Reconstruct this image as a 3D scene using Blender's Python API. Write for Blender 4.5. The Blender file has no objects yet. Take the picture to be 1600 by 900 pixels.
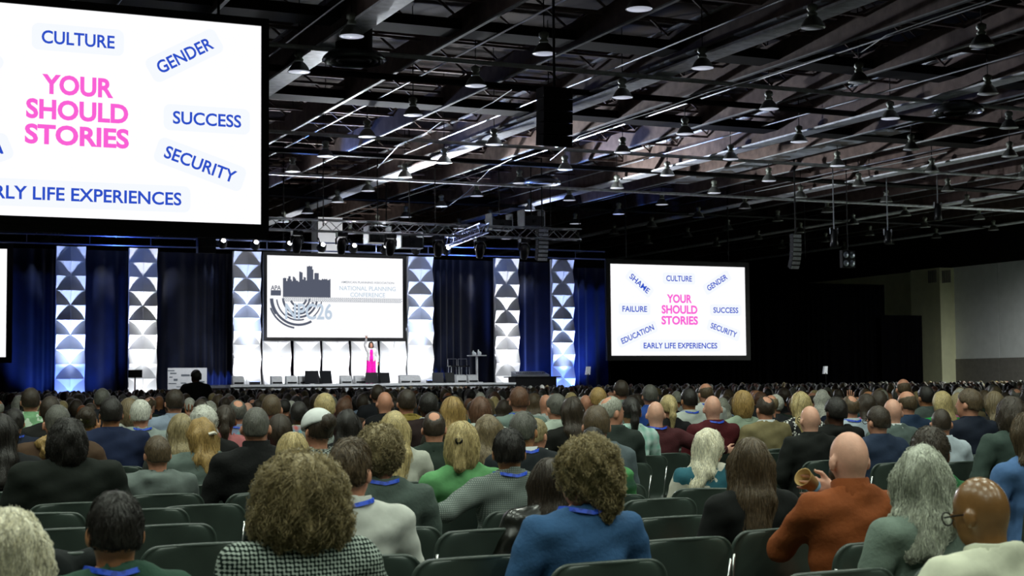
import bpy, math, random
import numpy as np
from mathutils import Matrix, Vector
rng = np.random.default_rng(7); random.seed(7)
R_ = math.radians
scene = bpy.context.scene
COL = scene.collection
# ------------------------------------------------------------------ camera
FPX = 2348.0; CAM_H = 1.5
_phi = R_(24.3); _p = math.atan(146 / FPX); _rho = R_(0.5)
_fw = np.array([math.sin(_phi) * math.cos(_p), math.cos(_phi) * math.cos(_p), math.sin(_p)])
_r = np.array([math.cos(_phi), -math.sin(_phi), 0.0]); _u = np.cross(_r, _fw)
_R = _r * math.cos(_rho) - _u * math.sin(_rho); _U = _u * math.cos(_rho) + _r * math.sin(_rho)
_C = np.array([0, 0, CAM_H])
def ray(x, y): return _fw + _R * (x - 800) / FPX - _U * (y - 450) / FPX
def atY(x, y, Y): d = ray(x, y); return _C + d * Y / d[1]
def atX(x, y, X): d = ray(x, y); return _C + d * X / d[0]
def atZ(x, y, Z): d = ray(x, y); return _C + d * (Z - CAM_H) / d[2]
def atD(x, y, z): return _C + ray(x, y) * z
def proj(P):
    v = np.asarray(P, float) - _C; z = v @ _fw
    return 800 + FPX * (v @ _R) / z, 450 - FPX * (v @ _U) / z, z
cam_d = bpy.data.cameras.new('camera'); cam = bpy.data.objects.new('camera', cam_d); COL.objects.link(cam)
cam_d.sensor_width = 36; cam_d.lens = 36 * FPX / 1600; cam_d.clip_start = 0.2; cam_d.clip_end = 400
M = Matrix(((_R[0], _U[0], -_fw[0], 0), (_R[1], _U[1], -_fw[1], 0), (_R[2], _U[2], -_fw[2], CAM_H), (0, 0, 0, 1)))
cam.matrix_world = M
cam_d.dof.use_dof = True; cam_d.dof.focus_distance = 15; cam_d.dof.aperture_fstop = 7.0
scene.camera = cam
# ------------------------------------------------------------------ world, exposure
w = bpy.data.worlds.new('hall_air'); scene.world = w; w.use_nodes = True
w.node_tree.nodes['Background'].inputs[0].default_value = (0.55, 0.62, 0.6, 1)
w.node_tree.nodes['Background'].inputs[1].default_value = 0.02
vs = scene.view_settings
vs.view_transform = 'Standard'; vs.look = 'None'; vs.gamma = 1; vs.exposure = 0.0; vs.use_curve_mapping = False
# ------------------------------------------------------------------ object helpers
def tag(o, label=None, cat=None, group=None, kind=None):
    if label: o['label'] = label
    if cat: o['category'] = cat
    if group: o['group'] = group
    if kind: o['kind'] = kind
    return o
def empty(name, loc=(0, 0, 0), rz=0.0, parent=None):
    o = bpy.data.objects.new(name, None); COL.objects.link(o); o.empty_display_size = .1
    o.location = loc; o.rotation_euler = (0, 0, rz); o.parent = parent
    return o
def link(name, me, parent=None, loc=None, rz=None):
    o = bpy.data.objects.new(name, me); COL.objects.link(o); o.parent = parent
    if loc is not None: o.location = loc
    if rz is not None: o.rotation_euler = (0, 0, rz)
    return o
def mesh(name, V, Fs, mat=None, smooth=False):
    me = bpy.data.meshes.new(name)
    V = np.asarray(V, float); me.from_pydata(V.tolist(), [], Fs if isinstance(Fs, list) else Fs.tolist())
    if mat is not None: me.materials.append(mat)
    if smooth: me.polygons.foreach_set('use_smooth', np.ones(len(me.polygons), bool))
    me.update(); return me
class MB:
    def __init__(s): s.v = []; s.f = []; s.m = []; s.n = 0
    def add(s, V, Fs, mi=0):
        s.v.extend([tuple(map(float, p)) for p in V])
        s.f.extend([tuple(int(i) + s.n for i in f) for f in Fs]); s.m.extend([mi] * len(Fs)); s.n += len(V)
        return s
    def box(s, c, d, rot=None, mi=0):
        c = np.array(c, float); h = np.array(d, float) / 2
        V = np.array([[x, y, z] for x in (-1, 1) for y in (-1, 1) for z in (-1, 1)]) * h
        if rot is not None: V = V @ np.array(rot).T
        return s.add(V + c, [(0, 1, 3, 2), (4, 6, 7, 5), (0, 4, 5, 1), (2, 3, 7, 6), (0, 2, 6, 4), (1, 5, 7, 3)], mi)
    def bbox(s, lo, hi, mi=0):
        lo = np.array(lo, float); hi = np.array(hi, float); return s.box((lo + hi) / 2, hi - lo, None, mi)
    def tube(s, P, r, n=8, caps=True, mi=0):
        P = np.array(P, float); k = len(P); r = np.broadcast_to(np.array(r, float), (k,))
        T = np.gradient(P, axis=0); T /= np.linalg.norm(T, axis=1)[:, None] + 1e-12
        ref = np.array([0, 0, 1.]) if abs(T[0][2]) < .9 else np.array([1., 0, 0])
        V = []; nprev = None
        for i in range(k):
            if nprev is None: nn = np.cross(T[i], ref)
            else: nn = nprev - T[i] * (nprev @ T[i])
            nn /= np.linalg.norm(nn) + 1e-12; nprev = nn; b = np.cross(T[i], nn)
            for j in range(n):
                a = 2 * math.pi * j / n; V.append(P[i] + r[i] * (math.cos(a) * nn + math.sin(a) * b))
        Fs = [(i * n + j, i * n + (j + 1) % n, (i + 1) * n + (j + 1) % n, (i + 1) * n + j) for i in range(k - 1) for j in range(n)]
        if caps: Fs += [tuple(range(n - 1, -1, -1)), tuple((k - 1) * n + j for j in range(n))]
        return s.add(V, Fs, mi)
    def lathe(s, prof, n=16, c=(0, 0, 0), rot=None, mi=0, close=False):
        V = np.array([[r * math.cos(2 * math.pi * j / n), r * math.sin(2 * math.pi * j / n), z] for r, z in prof for j in range(n)])
        if rot is not None: V = V @ np.array(rot).T
        k = len(prof)
        Fs = [(i * n + j, i * n + (j + 1) % n, (i + 1) * n + (j + 1) % n, (i + 1) * n + j) for i in range(k - 1) for j in range(n)]
        if close: Fs += [tuple(range(n - 1, -1, -1)), tuple((k - 1) * n + j for j in range(n))]
        return s.add(V + np.array(c, float), Fs, mi)
    def me(s, name, mats=None, smooth=False):
        m = mesh(name, s.v, s.f, None, smooth)
        for x in (mats if isinstance(mats, (list, tuple)) else [mats]):
            if x is not None: m.materials.append(x)
        if any(s.m): m.polygons.foreach_set('material_index', s.m)
        return m
    def build(s, name, mats, parent=None, loc=None, rz=None, smooth=False):
        return link(name, s.me(name, mats, smooth), parent, loc, rz)
def rotx(a): c, s = math.cos(a), math.sin(a); return np.array([[1, 0, 0], [0, c, -s], [0, s, c]])
def roty(a): c, s = math.cos(a), math.sin(a); return np.array([[c, 0, s], [0, 1, 0], [-s, 0, c]])
def rotz(a): c, s = math.cos(a), math.sin(a); return np.array([[c, -s, 0], [s, c, 0], [0, 0, 1]])
# ------------------------------------------------------------------ materials
def srgb(h):
    if isinstance(h, str):
        h = h.lstrip('#'); c = [int(h[i:i + 2], 16) / 255 for i in (0, 2, 4)]
        return tuple(x / 12.92 if x <= .04045 else ((x + .055) / 1.055) ** 2.4 for x in c)
    return tuple(h)
_mc = {}
def mat(name, col, rough=.6, metal=0.0, var=.15, scale=20.0, bump=0.0, bscale=200.0, emit=None, es=1.0, spec=.5, stretch=(1, 1, 1), pattern=None, col2=None, pscale=20.0, sheen=0, bdist=.006):
    key = (name, col, rough, metal, var, scale, bump, bscale, emit, es, pattern, col2, pscale)
    if key in _mc: return _mc[key]
    m = bpy.data.materials.new(name); _mc[key] = m; m.use_nodes = True
    nt = m.node_tree; N = nt.nodes; L = nt.links; b = N['Principled BSDF']
    c = srgb(col)
    b.inputs['Roughness'].default_value = rough; b.inputs['Metallic'].default_value = metal
    b.inputs['Specular IOR Level'].default_value = spec
    if sheen: b.inputs['Sheen Weight'].default_value = sheen
    if emit is not None:
        e = srgb(emit); b.inputs['Emission Color'].default_value = (*e, 1); b.inputs['Emission Strength'].default_value = es
    tc = N.new('ShaderNodeTexCoord'); mp = N.new('ShaderNodeMapping'); mp.inputs['Scale'].default_value = stretch
    L.new(tc.outputs['Object'], mp.inputs[0])
    out = None
    if pattern:
        c2 = srgb(col2)
        mx = N.new('ShaderNodeMix'); mx.data_type = 'RGBA'
        mx.inputs['A'].default_value = (*c, 1); mx.inputs['B'].default_value = (*c2, 1)
        if pattern == 'check':
            t = N.new('ShaderNodeTexChecker'); t.inputs['Scale'].default_value = pscale; L.new(mp.outputs[0], t.inputs[0])
            L.new(t.outputs['Fac'], mx.inputs['Factor'])
        elif pattern == 'hound':
            # two crossed bands, the overlap of which gives the broken check
            a1 = N.new('ShaderNodeTexWave'); a1.bands_direction = 'X'; a1.inputs['Scale'].default_value = pscale
            a2 = N.new('ShaderNodeTexWave'); a2.bands_direction = 'Z'; a2.inputs['Scale'].default_value = pscale
            a3 = N.new('ShaderNodeTexWave'); a3.bands_direction = 'DIAGONAL'; a3.inputs['Scale'].default_value = pscale * 1.2
            for a in (a1, a2, a3): L.new(mp.outputs[0], a.inputs[0])
            s = N.new('ShaderNodeMath'); s.operation = 'ADD'; L.new(a1.outputs['Fac'], s.inputs[0]); L.new(a2.outputs['Fac'], s.inputs[1])
            s2 = N.new('ShaderNodeMath'); s2.operation = 'MULTIPLY_ADD'; L.new(a3.outputs['Fac'], s2.inputs[0]); s2.inputs[1].default_value = .5; L.new(s.outputs[0], s2.inputs[2])
            g = N.new('ShaderNodeMath'); g.operation = 'GREATER_THAN'; L.new(s2.outputs[0], g.inputs[0]); g.inputs[1].default_value = 1.35
            L.new(g.outputs[0], mx.inputs['Factor'])
        elif pattern in ('plaid', 'stripe', 'hstripe', 'grid'):
            dirs = {'plaid': 'XZ', 'grid': 'XZ', 'stripe': 'X', 'hstripe': 'Z'}[pattern]
            outs = []
            for d in dirs:
                a = N.new('ShaderNodeTexWave'); a.bands_direction = d; a.inputs['Scale'].default_value = pscale; L.new(mp.outputs[0], a.inputs[0]); outs.append(a.outputs['Fac'])
            if len(outs) == 2:
                s = N.new('ShaderNodeMath'); s.operation = 'ADD' if pattern == 'plaid' else 'MAXIMUM'
                L.new(outs[0], s.inputs[0]); L.new(outs[1], s.inputs[1]); o_ = s.outputs[0]
                if pattern == 'plaid':
                    s3 = N.new('ShaderNodeMath'); s3.operation = 'MULTIPLY'; L.new(o_, s3.inputs[0]); s3.inputs[1].default_value = .5; o_ = s3.outputs[0]
            else: o_ = outs[0]
            L.new(o_, mx.inputs['Factor'])
        elif pattern in ('dots', 'floral'):
            a = N.new('ShaderNodeTexVoronoi') if pattern == 'dots' else N.new('ShaderNodeTexNoise')
            a.inputs['Scale'].default_value = pscale; L.new(mp.outputs[0], a.inputs['Vector'])
            g = N.new('ShaderNodeMath'); g.operation = 'GREATER_THAN'
            L.new(a.outputs['Distance' if pattern == 'dots' else 'Fac'], g.inputs[0]); g.inputs[1].default_value = .38 if pattern == 'dots' else .52
            L.new(g.outputs[0], mx.inputs['Factor'])
        out = mx.outputs['Result']
    if var > 0:
        nz = N.new('ShaderNodeTexNoise'); nz.inputs['Scale'].default_value = scale; nz.inputs['Detail'].default_value = 4; L.new(mp.outputs[0], nz.inputs['Vector'])
        mr = N.new('ShaderNodeMapRange'); mr.inputs['From Min'].default_value = .3; mr.inputs['From Max'].default_value = .7
        mr.inputs['To Min'].default_value = 1 - var; mr.inputs['To Max'].default_value = 1 + var; L.new(nz.outputs['Fac'], mr.inputs['Value'])
        vm = N.new('ShaderNodeVectorMath'); vm.operation = 'SCALE'
        if out is not None: L.new(out, vm.inputs[0])
        else: vm.inputs[0].default_value = c
        L.new(mr.outputs[0], vm.inputs['Scale']); L.new(vm.outputs[0], b.inputs['Base Color'])
    elif out is not None: L.new(out, b.inputs['Base Color'])
    else: b.inputs['Base Color'].default_value = (*c, 1)
    if bump > 0:
        n2 = N.new('ShaderNodeTexNoise'); n2.inputs['Scale'].default_value = bscale; n2.inputs['Detail'].default_value = 3; L.new(mp.outputs[0], n2.inputs['Vector'])
        bp = N.new('ShaderNodeBump'); bp.inputs['Strength'].default_value = bump; bp.inputs['Distance'].default_value = bdist; L.new(n2.outputs['Fac'], bp.inputs['Height']); L.new(bp.outputs[0], b.inputs['Normal'])
    return m
def emat(name, col, s=1.0):
    key = ('E', name, col, s)
    if key in _mc: return _mc[key]
    m = bpy.data.materials.new(name); _mc[key] = m; m.use_nodes = True; nt = m.node_tree
    for n in list(nt.nodes): nt.nodes.remove(n)
    e = nt.nodes.new('ShaderNodeEmission'); o = nt.nodes.new('ShaderNodeOutputMaterial'); e.inputs[0].default_value = (*srgb(col), 1); e.inputs[1].default_value = s
    nt.links.new(e.outputs[0], o.inputs[0]); return m
def fabric(col, bump=.35, **k): return mat('fabric', col, .85, 0, k.pop('var', .18), k.pop('scale', 9.0), bump, k.pop('bscale', 28.0), spec=.25, **k)
def hairmat(col): return mat('hair', col, .42, 0, .5, 110.0, .8, 160.0, spec=.5, stretch=(1.6, 1.6, .3))
SKIN = {k: mat('skin', c, .48, 0, .08, 30, .1, 120, spec=.45) for k, c in dict(pale='#d9a58e', light='#c98f74', tan='#b07a55', brown='#7a4a2e', dark='#4a2c1c', bronze='#7d5a35').items()}
SKIN['bronze'] = mat('skin', '#7d5a35', .27, 0, .08, 30, .05, 120, spec=.6)
def spot(name, loc, target, power, col, size=60, blend=.6, rad=.1):
    l = bpy.data.lights.new(name, 'SPOT'); l.energy = power; l.color = col; l.spot_size = R_(size); l.spot_blend = blend; l.shadow_soft_size = rad
    o = bpy.data.objects.new(name, l); COL.objects.link(o); o.location = loc
    d = Vector(target) - Vector(loc); o.rotation_euler = d.to_track_quat('-Z', 'Y').to_euler(); return o
# ------------------------------------------------------------------ the hall: floor, walls, ceiling
HX0, HX1, HY0, HY1, HZ = -30.0, 58.0, -15.0, 88.0, 12.4
m_carpet = mat('carpet', '#5a6058', .95, 0, .35, 6.0, .4, 160, spec=.1)
m_dark = mat('dark_paint', '#1a1713', .85, 0, .25, 1.5, spec=.2)
m_cream = mat('cream_plaster', '#d6d6b4', .85, 0, .06, 2.0, .1, 40, spec=.2)
m_panel = mat('white_partition', '#e2e4e8', .8, 0, .05, 2.0, spec=.2)
m_wains = mat('grey_wainscot', '#7c7874', .85, 0, .1, 4.0, spec=.2)
m_brown = mat('brown_steel', '#6a5a54', .75, 0, .3, 3.0, spec=.3)
m_steel = mat('pale_steel', '#e6eaf0', .5, .1, .22, 5.0, spec=.5)
m_black = mat('black_metal', '#121213', .5, .3, .1, 8.0, spec=.4)
m_alu = mat('aluminium', '#b4b8bd', .35, .8, .12, 12.0)
m_rust = mat('stained_pale_plate', '#aeb4bb', .7, .1, .45, 1.3, spec=.3, pattern='floral', col2='#6b6660', pscale=1.1)
def S(name, mb, m, parent=None):
    o = mb.build(name, m, parent)
    if parent is None: o['kind'] = 'structure'
    return o
fl = S('floor', MB().bbox((HX0, HY0, -.2), (HX1, HY1, 0)), m_carpet); fl['label'] = 'dark grey patterned carpet floor of the hall'
wr = empty('wall_right'); wr['kind'] = 'structure'; wr['label'] = 'long side wall of cream plaster and pale movable panels'
WT = 7.75
MB().bbox((HX1, HY0, WT), (HX1 + .4, HY1, HZ)).build('upper_wall', m_dark, wr)
yc0 = atX(1490, 500, HX1)[1]; yc1 = atX(1446, 500, HX1)[1]
MB().bbox((HX1, yc0, 0), (HX1 + .4, HY1, WT)).build('plaster_wall', m_cream, wr)
MB().bbox((HX1 - 1.0, yc0 - .1, 0), (HX1 + .1, yc1, WT - .02)).build('pilaster', m_cream, wr)
yp = yc0
while yp > HY0:
    q = max(yp - 3.6, HY0)
    MB().bbox((HX1 + .02, q + .02, 2.55), (HX1 + .3, yp - .02, WT)).build('partition_panel', m_panel, wr)
    MB().bbox((HX1 - .03, q + .02, 0), (HX1 + .3, yp - .02, 2.54)).build('wainscot_panel', m_wains, wr)
    yp = q
for i, px in enumerate((1456, 1478)):
    P = atX(px, 432, HX1 - 1.06)
    g = MB()
    for k in range(5): g.box((HX1 - 1.03, P[1] + (k - 2) * .15, P[2]), (.06, .06, .7))
    g.build('vent_grille', m_wains, wr)
for nm, lo, hi, lb in (('wall_front', (HX0, HY1, 0), (HX1, HY1 + .3, HZ), 'dark far end wall behind the stage drapes'),
                   ('wall_left', (HX0 - .3, HY0, 0), (HX0, HY1, HZ), 'dark side wall of the hall'),
                   ('wall_back', (HX0, HY0 - .3, 0), (HX1, HY0, HZ), 'dark rear wall of the hall')):
    S(nm, MB().bbox(lo, hi), m_dark)['label'] = lb
ce = S('ceiling', MB().bbox((HX0, HY0, HZ), (HX1, HY1, HZ + .3)), mat('dark_deck', '#2c241f', .9, 0, .3, 1.0, spec=.15))
ce['label'] = 'high dark exposed ceiling with steel beams and joists'
# joists across the hall (open web), shared mesh
j = MB(); X0, X1 = HX0 + .2, HX1 - .2
j.box(((X0 + X1) / 2, 0, 10.35), (X1 - X0, .1, .07)); j.box(((X0 + X1) / 2, 0, 11.5), (X1 - X0, .14, .09))
n = 58
for k in range(n):
    xa = X0 + (X1 - X0) * k / n; xb = X0 + (X1 - X0) * (k + 1) / n
    za, zb = (10.35, 11.5) if k % 2 else (11.5, 10.35)
    L_ = math.hypot(xb - xa, zb - za)
    j.box(((xa + xb) / 2, 0, (za + zb) / 2), (L_, .05, .05), roty(-math.atan2(zb - za, xb - xa)))
jm = j.me('joist', m_brown)
y = 8.0
while y < HY1 - 1:
    link('joist', jm, ce, (0, y, 0)); y += 2.15
# long beams running to the stage: main ones with wide pale lower flange, lighter ones between
bm = MB().bbox((-.09, HY0, 9.62), (.09, HY1, 10.6)).me('beam', m_brown)
fm = MB().bbox((-.3, HY0, 9.56), (.3, HY1, 9.62)).bbox((-.2, HY0, 10.6), (.2, HY1, 10.66)).me('flange', m_steel)
bm2 = MB().bbox((-.06, HY0, 9.9), (.06, HY1, 10.5)).me('light_beam', m_brown)
fm2 = MB().bbox((-.05, HY0, 9.86), (.05, HY1, 9.9)).me('light_flange', mat('dull_steel', '#9a9da0', .6, .1, .2, 5.0))
for k in range(-4, 6):
    x = 10.75 + 9.15 * k
    if not HX0 < x < HX1: continue
    b_ = link('beam', bm, ce, (x, 0, 0)); link('flange', fm, b_)
    for dx in (3.0, 6.1):
        if x + dx < HX1 - .5:
            b_ = link('light_beam', bm2, ce, (x + dx, 0, 0)); link('light_flange', fm2, b_)
# conduits carrying the lamps
for k in range(-8, 11):
    x = 10.42 + 4.53 * k
    if HX0 < x < HX1:
        MB().tube([(x - .25, HY0, 9.98), (x - .25, HY1, 9.98)], .025, 6).build('conduit', m_alu, ce)
# stained pale plates below two bays
for (xa, ya, xb, yb, Z, hw) in ((640, 262, 1330, 0, 9.75, .5), (1060, 287, 1400, 203, 9.95, .55)):
    A = atZ(xa, ya, Z); B = atZ(xb, yb, Z); xm = (A[0] + B[0]) / 2
    MB().bbox((xm - hw, min(A[1], B[1]), Z), (xm + hw, max(A[1], B[1]), Z + .05)).build('ceiling_plate', m_rust, ce)
# cross pipes
for (yy, zz, r) in ((34.3, 9.5, .06), (38.0, 9.75, .09), (46.3, 9.5, .06), (50.6, 9.6, .1), (55.0, 9.4, .06), (63.0, 9.6, .08)):
    MB().tube([(HX0, yy, zz), (HX1, yy, zz)], r, 8).build('cross_pipe', m_steel if r < .08 else m_black, ce)
# wide dark ducts across
for (yy, zz) in ((33.6, 10.0), (42.6, 9.9), (66.0, 10.0)):
    MB().bbox((HX0, yy - .45, zz), (HX1, yy + .45, zz + .25)).build('duct', m_dark, ce)
# loose sagging cables
m_cable = mat('pale_cable', '#9aa0a0', .6, 0, .1)
for pts in (((590, 262), (625, 225), (660, 212), (690, 190), (715, 188), (770, 160), (800, 140)), ((860, 250), (905, 213), (955, 195), (1030, 172), (1110, 143), (1185, 122)), ((1185, 122), (1235, 105), (1300, 85), (1345, 82), (1385, 55), (1455, 30), (1540, 2)), ((1180, 300), (1230, 290), (1300, 275), (1400, 255), (1480, 238)), ((690, 330), (730, 300), (765, 265), (800, 248))):
    MB().tube([atZ(a, b, 9.45) for a, b in pts], .016, 5).build('cable', m_cable, ce)
# column that carries the roof behind the drapes
P0 = atY(497, 360, 70); P1 = atY(535, 360, 70)
col_ = S('trim_1', MB().bbox((P0[0], 70, 0), (P1[0], 71.1, 9.55)), m_panel); col_['label'] = 'pale square roof column rising behind the stage truss'
# ------------------------------------------------------------------ house lamps
def lamp_meshes():
    refl = MB().lathe([(.285, 0), (.29, .012), (.26, .05), (.22, .13), (.16, .21), (.1, .26)], 20).lathe([(.09, .255), (.15, .205), (.21, .125), (.25, .05), (.28, .004)], 20).me('reflector', mat('spun_aluminium', '#8f928c', .4, .7, .1), True)
    hous = MB().lathe([(.03, .26), (.1, .27), (.115, .31), (.07, .37), (.12, .41), (.12, .5), (.05, .54), (.02, .54)], 14).me('ballast_housing', mat('lamp_housing', '#8a9086', .5, .5, .1), True)
    stem = MB().tube([(0, 0, .54), (0, 0, 3.21)], .014, 6).me('stem', m_black)
    return refl, hous, stem
LR, LH, LS = lamp_meshes()
lens_off = MB().lathe([(0, .03), (.27, .012), (.27, .006), (0, .02)], 20).me('lens', mat('frosted_lens', '#e2e6ea', .25, 0, .03, spec=.6), True)
lens_glow = MB().lathe([(0, .03), (.27, .012), (.27, .006), (0, .02)], 20).me('lens', mat('glow_lens', '#e2e6ea', .3, 0, .05, emit='#e6ecff', es=.45), True)  # brightness of the underside put into the lens as a faint glow
lens_on = MB().lathe([(0, .03), (.27, .012), (.27, .006), (0, .02)], 20).me('lens', emat('lit_lens', '#f6fff2', 12), True)
LY = [27.0, 31.6, 35.75, 40.4, 44.5, 48.9, 52.9, 57.2, 61.2, 65.7, 69.7, 74.0]
LX = [5.9, 10.4, 15.15, 19.5, 24.25, 28.55, 33.1, 37.4, 41.9, 46.4, 50.9, 55.4]
def aglow(x, y): return x < 34 and (x < 30 or y > 42) and not (x > 18 and y < 29) and not (x > 22 and y < 33)
def pendant(x, y, lit, label, group):
    o = empty('pendant_lamp', (x, y, 9.2)); tag(o, label, 'lamp', group)
    link('reflector', LR, o); link('ballast_housing', LH, o); link('stem', LS, o); link('lens', lens_on if lit else (lens_glow if aglow(x, y) else lens_off), o)
    return o
ordn = ['first', 'second', 'third', 'fourth', 'fifth', 'sixth', 'seventh', 'eighth', 'ninth', 'tenth', 'eleventh', 'twelfth']
for ix, x in enumerate(LX):
    vis = []
    for y in LY:
        px, py, z = proj((x, y, 9.2))
        if -30 < px < 1630 and -30 < py < 440 and not (px < 420 and py < 360): vis.append(y)
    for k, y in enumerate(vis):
        pendant(x, y, False, '%s bell pendant lamp, %s nearest in the %s hanging row from the large screen' % ('aglow' if aglow(x, y) else 'unlit', ordn[k], ordn[ix]), 'pendant lamps under the hall ceiling')
for x in (-3.1, 1.4, 5.9, 10.4):
    for y in (-3.1, 1.2, 5.5, 9.8, 14.1):
        pendant(x, y, True, 'lit bell pendant lamp above the rear seating rows', 'lit pendant lamps above the rear rows')
        spot('house_light', (x, y, 9.17), (x, y, 0), 560, (.90, 1.0, .86), 140, .5, .26)
for x in (50.9, 55.4):
    for y in (40.4, 44.5, 48.9, 52.9):
        pendant(x, y, True, 'lit bell pendant lamp near the pale side wall outside the rows', 'lit pendant lamps by the side wall')
        spot('house_light', (x, y, 9.17), (x, y, 0), 1700, (.95, 1.0, .92), 165, .5, .26)
# round air diffusers
def diffuser(px, py, wpx, Z, label):
    P = atZ(px, py, Z); z = proj(P)[2]; r = wpx / 2 * z / FPX
    o = empty('air_diffuser', (P[0], P[1], Z)); tag(o, label, 'air vent')
    MB().lathe([(r * .58, .05), (r * .58, 1.2 if wpx > 90 else .3)], 24, close=True).build('duct_drop', m_dark, o, smooth=False)
    for k, f in enumerate((1.0, .78, .56)):
        MB().lathe([(r * f * .93, 0), (r * f, .04), (r * f * .95, .12), (r * f * .8, .22), (r * f * .78, .2), (r * f * .9, .1), (r * f * .93, 0)], 32).build('ring', m_black if k else mat('dark_gloss_ring', '#6a6e72', .25, .6, .1), o, smooth=True)
diffuser(553, 97, 100, 9.1, 'round black ceiling air diffuser beside the large screen')
diffuser(848, 288, 60, 9.1, 'round black ceiling air diffuser over the middle of the hall')
diffuser(1497, 176, 80, 9.1, 'round black ceiling air diffuser at the upper right')
# ------------------------------------------------------------------ screens
def textobj(body, parent, loc, h, width, ang, m, bold=.02):
    c = bpy.data.curves.new('word', 'FONT'); c.body = body; c.align_x = 'CENTER'; c.align_y = 'CENTER'; c.size = 1; c.offset = bold; c.materials.append(m); c.resolution_u = 4
    o = bpy.data.objects.new('word', c); COL.objects.link(o); o.parent = parent
    TEXTS.append((o, loc, h, width, ang)); return o
TEXTS = []
def settle_texts():
    bpy.context.view_layer.update()
    for o, loc, h, width, ang in TEXTS:
        bb = np.array(o.bound_box); lo = bb.min(0); hi = bb.max(0); dx, dy = hi[0] - lo[0], hi[1] - lo[1]
        sx = width / dx; sy = h / dy; cx, cy = (lo[0] + hi[0]) / 2, (lo[1] + hi[1]) / 2
        Mx = Matrix.Translation(loc) @ Matrix.Rotation(R_(90), 4, 'X') @ Matrix.Rotation(R_(ang), 4, 'Z') @ Matrix.Diagonal((sx, sy, 1, 1)) @ Matrix.Translation((-cx, -cy, 0))
        me = bpy.data.meshes.new_from_object(o); nm = bpy.data.objects.new('word', me); COL.objects.link(nm); nm.parent = o.parent; nm.matrix_local = Mx
        bpy.data.objects.remove(o)
m_white = emat('screen_white', '#fdfdff', 1.02); m_blue = emat('screen_blue', '#2c50c8', 1.0); m_pink = emat('screen_pink', '#fb62d6', 1.0); m_card = emat('screen_pale_blue', '#f6faff', 1.0)
m_bezel = mat('black_screen_frame', '#0d0d0e', .6, 0, .1, 5.0)
SLIDE = [('CULTURE', .50, .145, .064, .19, 0), ('SHAME', .21, .21, .064, .165, -38), ('GENDER', .785, .18, .064, .17, 30), ('FAILURE', .172, .49, .064, .178, 0),
         ('SUCCESS', .848, .49, .064, .19, 0), ('EDUCATION', .19, .765, .064, .25, 22), ('SECURITY', .83, .715, .064, .205, -18), ('EARLY LIFE EXPERIENCES', .505, .89, .064, .545, 0)]
BIG = [('YOUR', .5, .37, .096, .185), ('SHOULD', .5, .49, .096, .265), ('STORIES', .5, .61, .096, .27)]
def rrect(w_, h_, r, n=5):
    V = [(0, 0)]
    for cx, cy, a0 in ((w_ / 2 - r, h_ / 2 - r, 0), (-w_ / 2 + r, h_ / 2 - r, 90), (-w_ / 2 + r, -h_ / 2 + r, 180), (w_ / 2 - r, -h_ / 2 + r, 270)):
        for k in range(n + 1):
            a = R_(a0 + 90 * k / n); V.append((cx + r * math.cos(a), cy + r * math.sin(a)))
    m_ = len(V) - 1
    return V, [(0, 1 + k, 1 + (k + 1) % m_) for k in range(m_)]
def screen(X0, X1, Z0, Z1, Y, label, slide=True, bez=.22):
    """a hanging projection screen: frame, luminous sheet, printed words"""
    o = empty('projection_screen', ((X0 + X1) / 2, Y, Z0)); tag(o, label, 'screen', 'projection screens'); W = X1 - X0; Hh = Z1 - Z0
    f = MB()
    f.bbox((-W / 2 - bez, -.04, -bez), (-W / 2, .12, Hh + bez)).bbox((W / 2, -.04, -bez), (W / 2 + bez, .12, Hh + bez))
    f.bbox((-W / 2, -.04, -bez), (W / 2, .12, 0)).bbox((-W / 2, -.04, Hh), (W / 2, .12, Hh + bez)); f.bbox((-W / 2, .08, 0), (W / 2, .12, Hh))
    f.build('screen_frame', m_bezel, o)
    MB().bbox((-W / 2, 0, 0), (W / 2, .05, Hh)).build('screen_sheet', m_white, o)
    def uv(u, v, d): return (-W / 2 + u * W, d, Hh * (1 - v))
    if slide:
        for t, u, v, h, wd, ang in SLIDE:
            V, Fs = rrect(wd * W + .05 * W, h * Hh * 2.0, h * Hh * .5)
            a = R_(ang); V = [(x * math.cos(a) - y * math.sin(a), 0, x * math.sin(a) + y * math.cos(a)) for x, y in V]
            MB().add(V, Fs).build('word_card', m_card, o, uv(u, v, -.012))
            textobj(t, o, uv(u, v, -.022), h * Hh, wd * W, ang, m_blue, .02)
        for t, u, v, h, wd in BIG: textobj(t, o, uv(u, v, -.022), h * Hh, wd * W, 0, m_pink, .035)
    return o, W, Hh, uv
def hang(o, W, Hh, ztop):
    for sx in (-.38, .38): MB().tube([(sx * W, .05, Hh + .1), (sx * W, .05, 12.35 - o.location.z)], .03, 6).build('hanging_cable', m_black, o)
YS = 59.6
# right side screen
a = atY(953, 412, YS); b_ = atY(1166, 555.5, YS)
rs = screen(a[0], b_[0], b_[2], a[2], YS, 'distant screen showing pink and blue words hanging before the black drape'); hang(rs[0], rs[1], rs[2], 3.6)
WR, HR_ = rs[1], rs[2]
# matching screen whose edge shows at the left
a = atY(11, 389, YS); b_ = atY(11, 558, YS)
o_ = screen(a[0] - WR, a[0], b_[2], a[2], YS, 'narrow bright edge of a screen cut by the left picture edge', slide=True); hang(o_[0], WR, HR_, 3.6)
# large near screen
YN = 32.2
a = atY(408, 41, YN); b_ = atY(409, 351, YN); Hn = a[2] - b_[2]; Wn = Hn * 16 / 9
bg = screen(a[0] - Wn, a[0], b_[2], a[2], YN, 'very large near screen with words hanging at the upper left', bez=.17)
MB().bbox((-Wn / 2 - .17, -.03, -.32), (Wn / 2 + .17, .1, -.17)).build('lower_border', m_bezel, bg[0]); hang(bg[0], Wn, Hn, 1.3)
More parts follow.
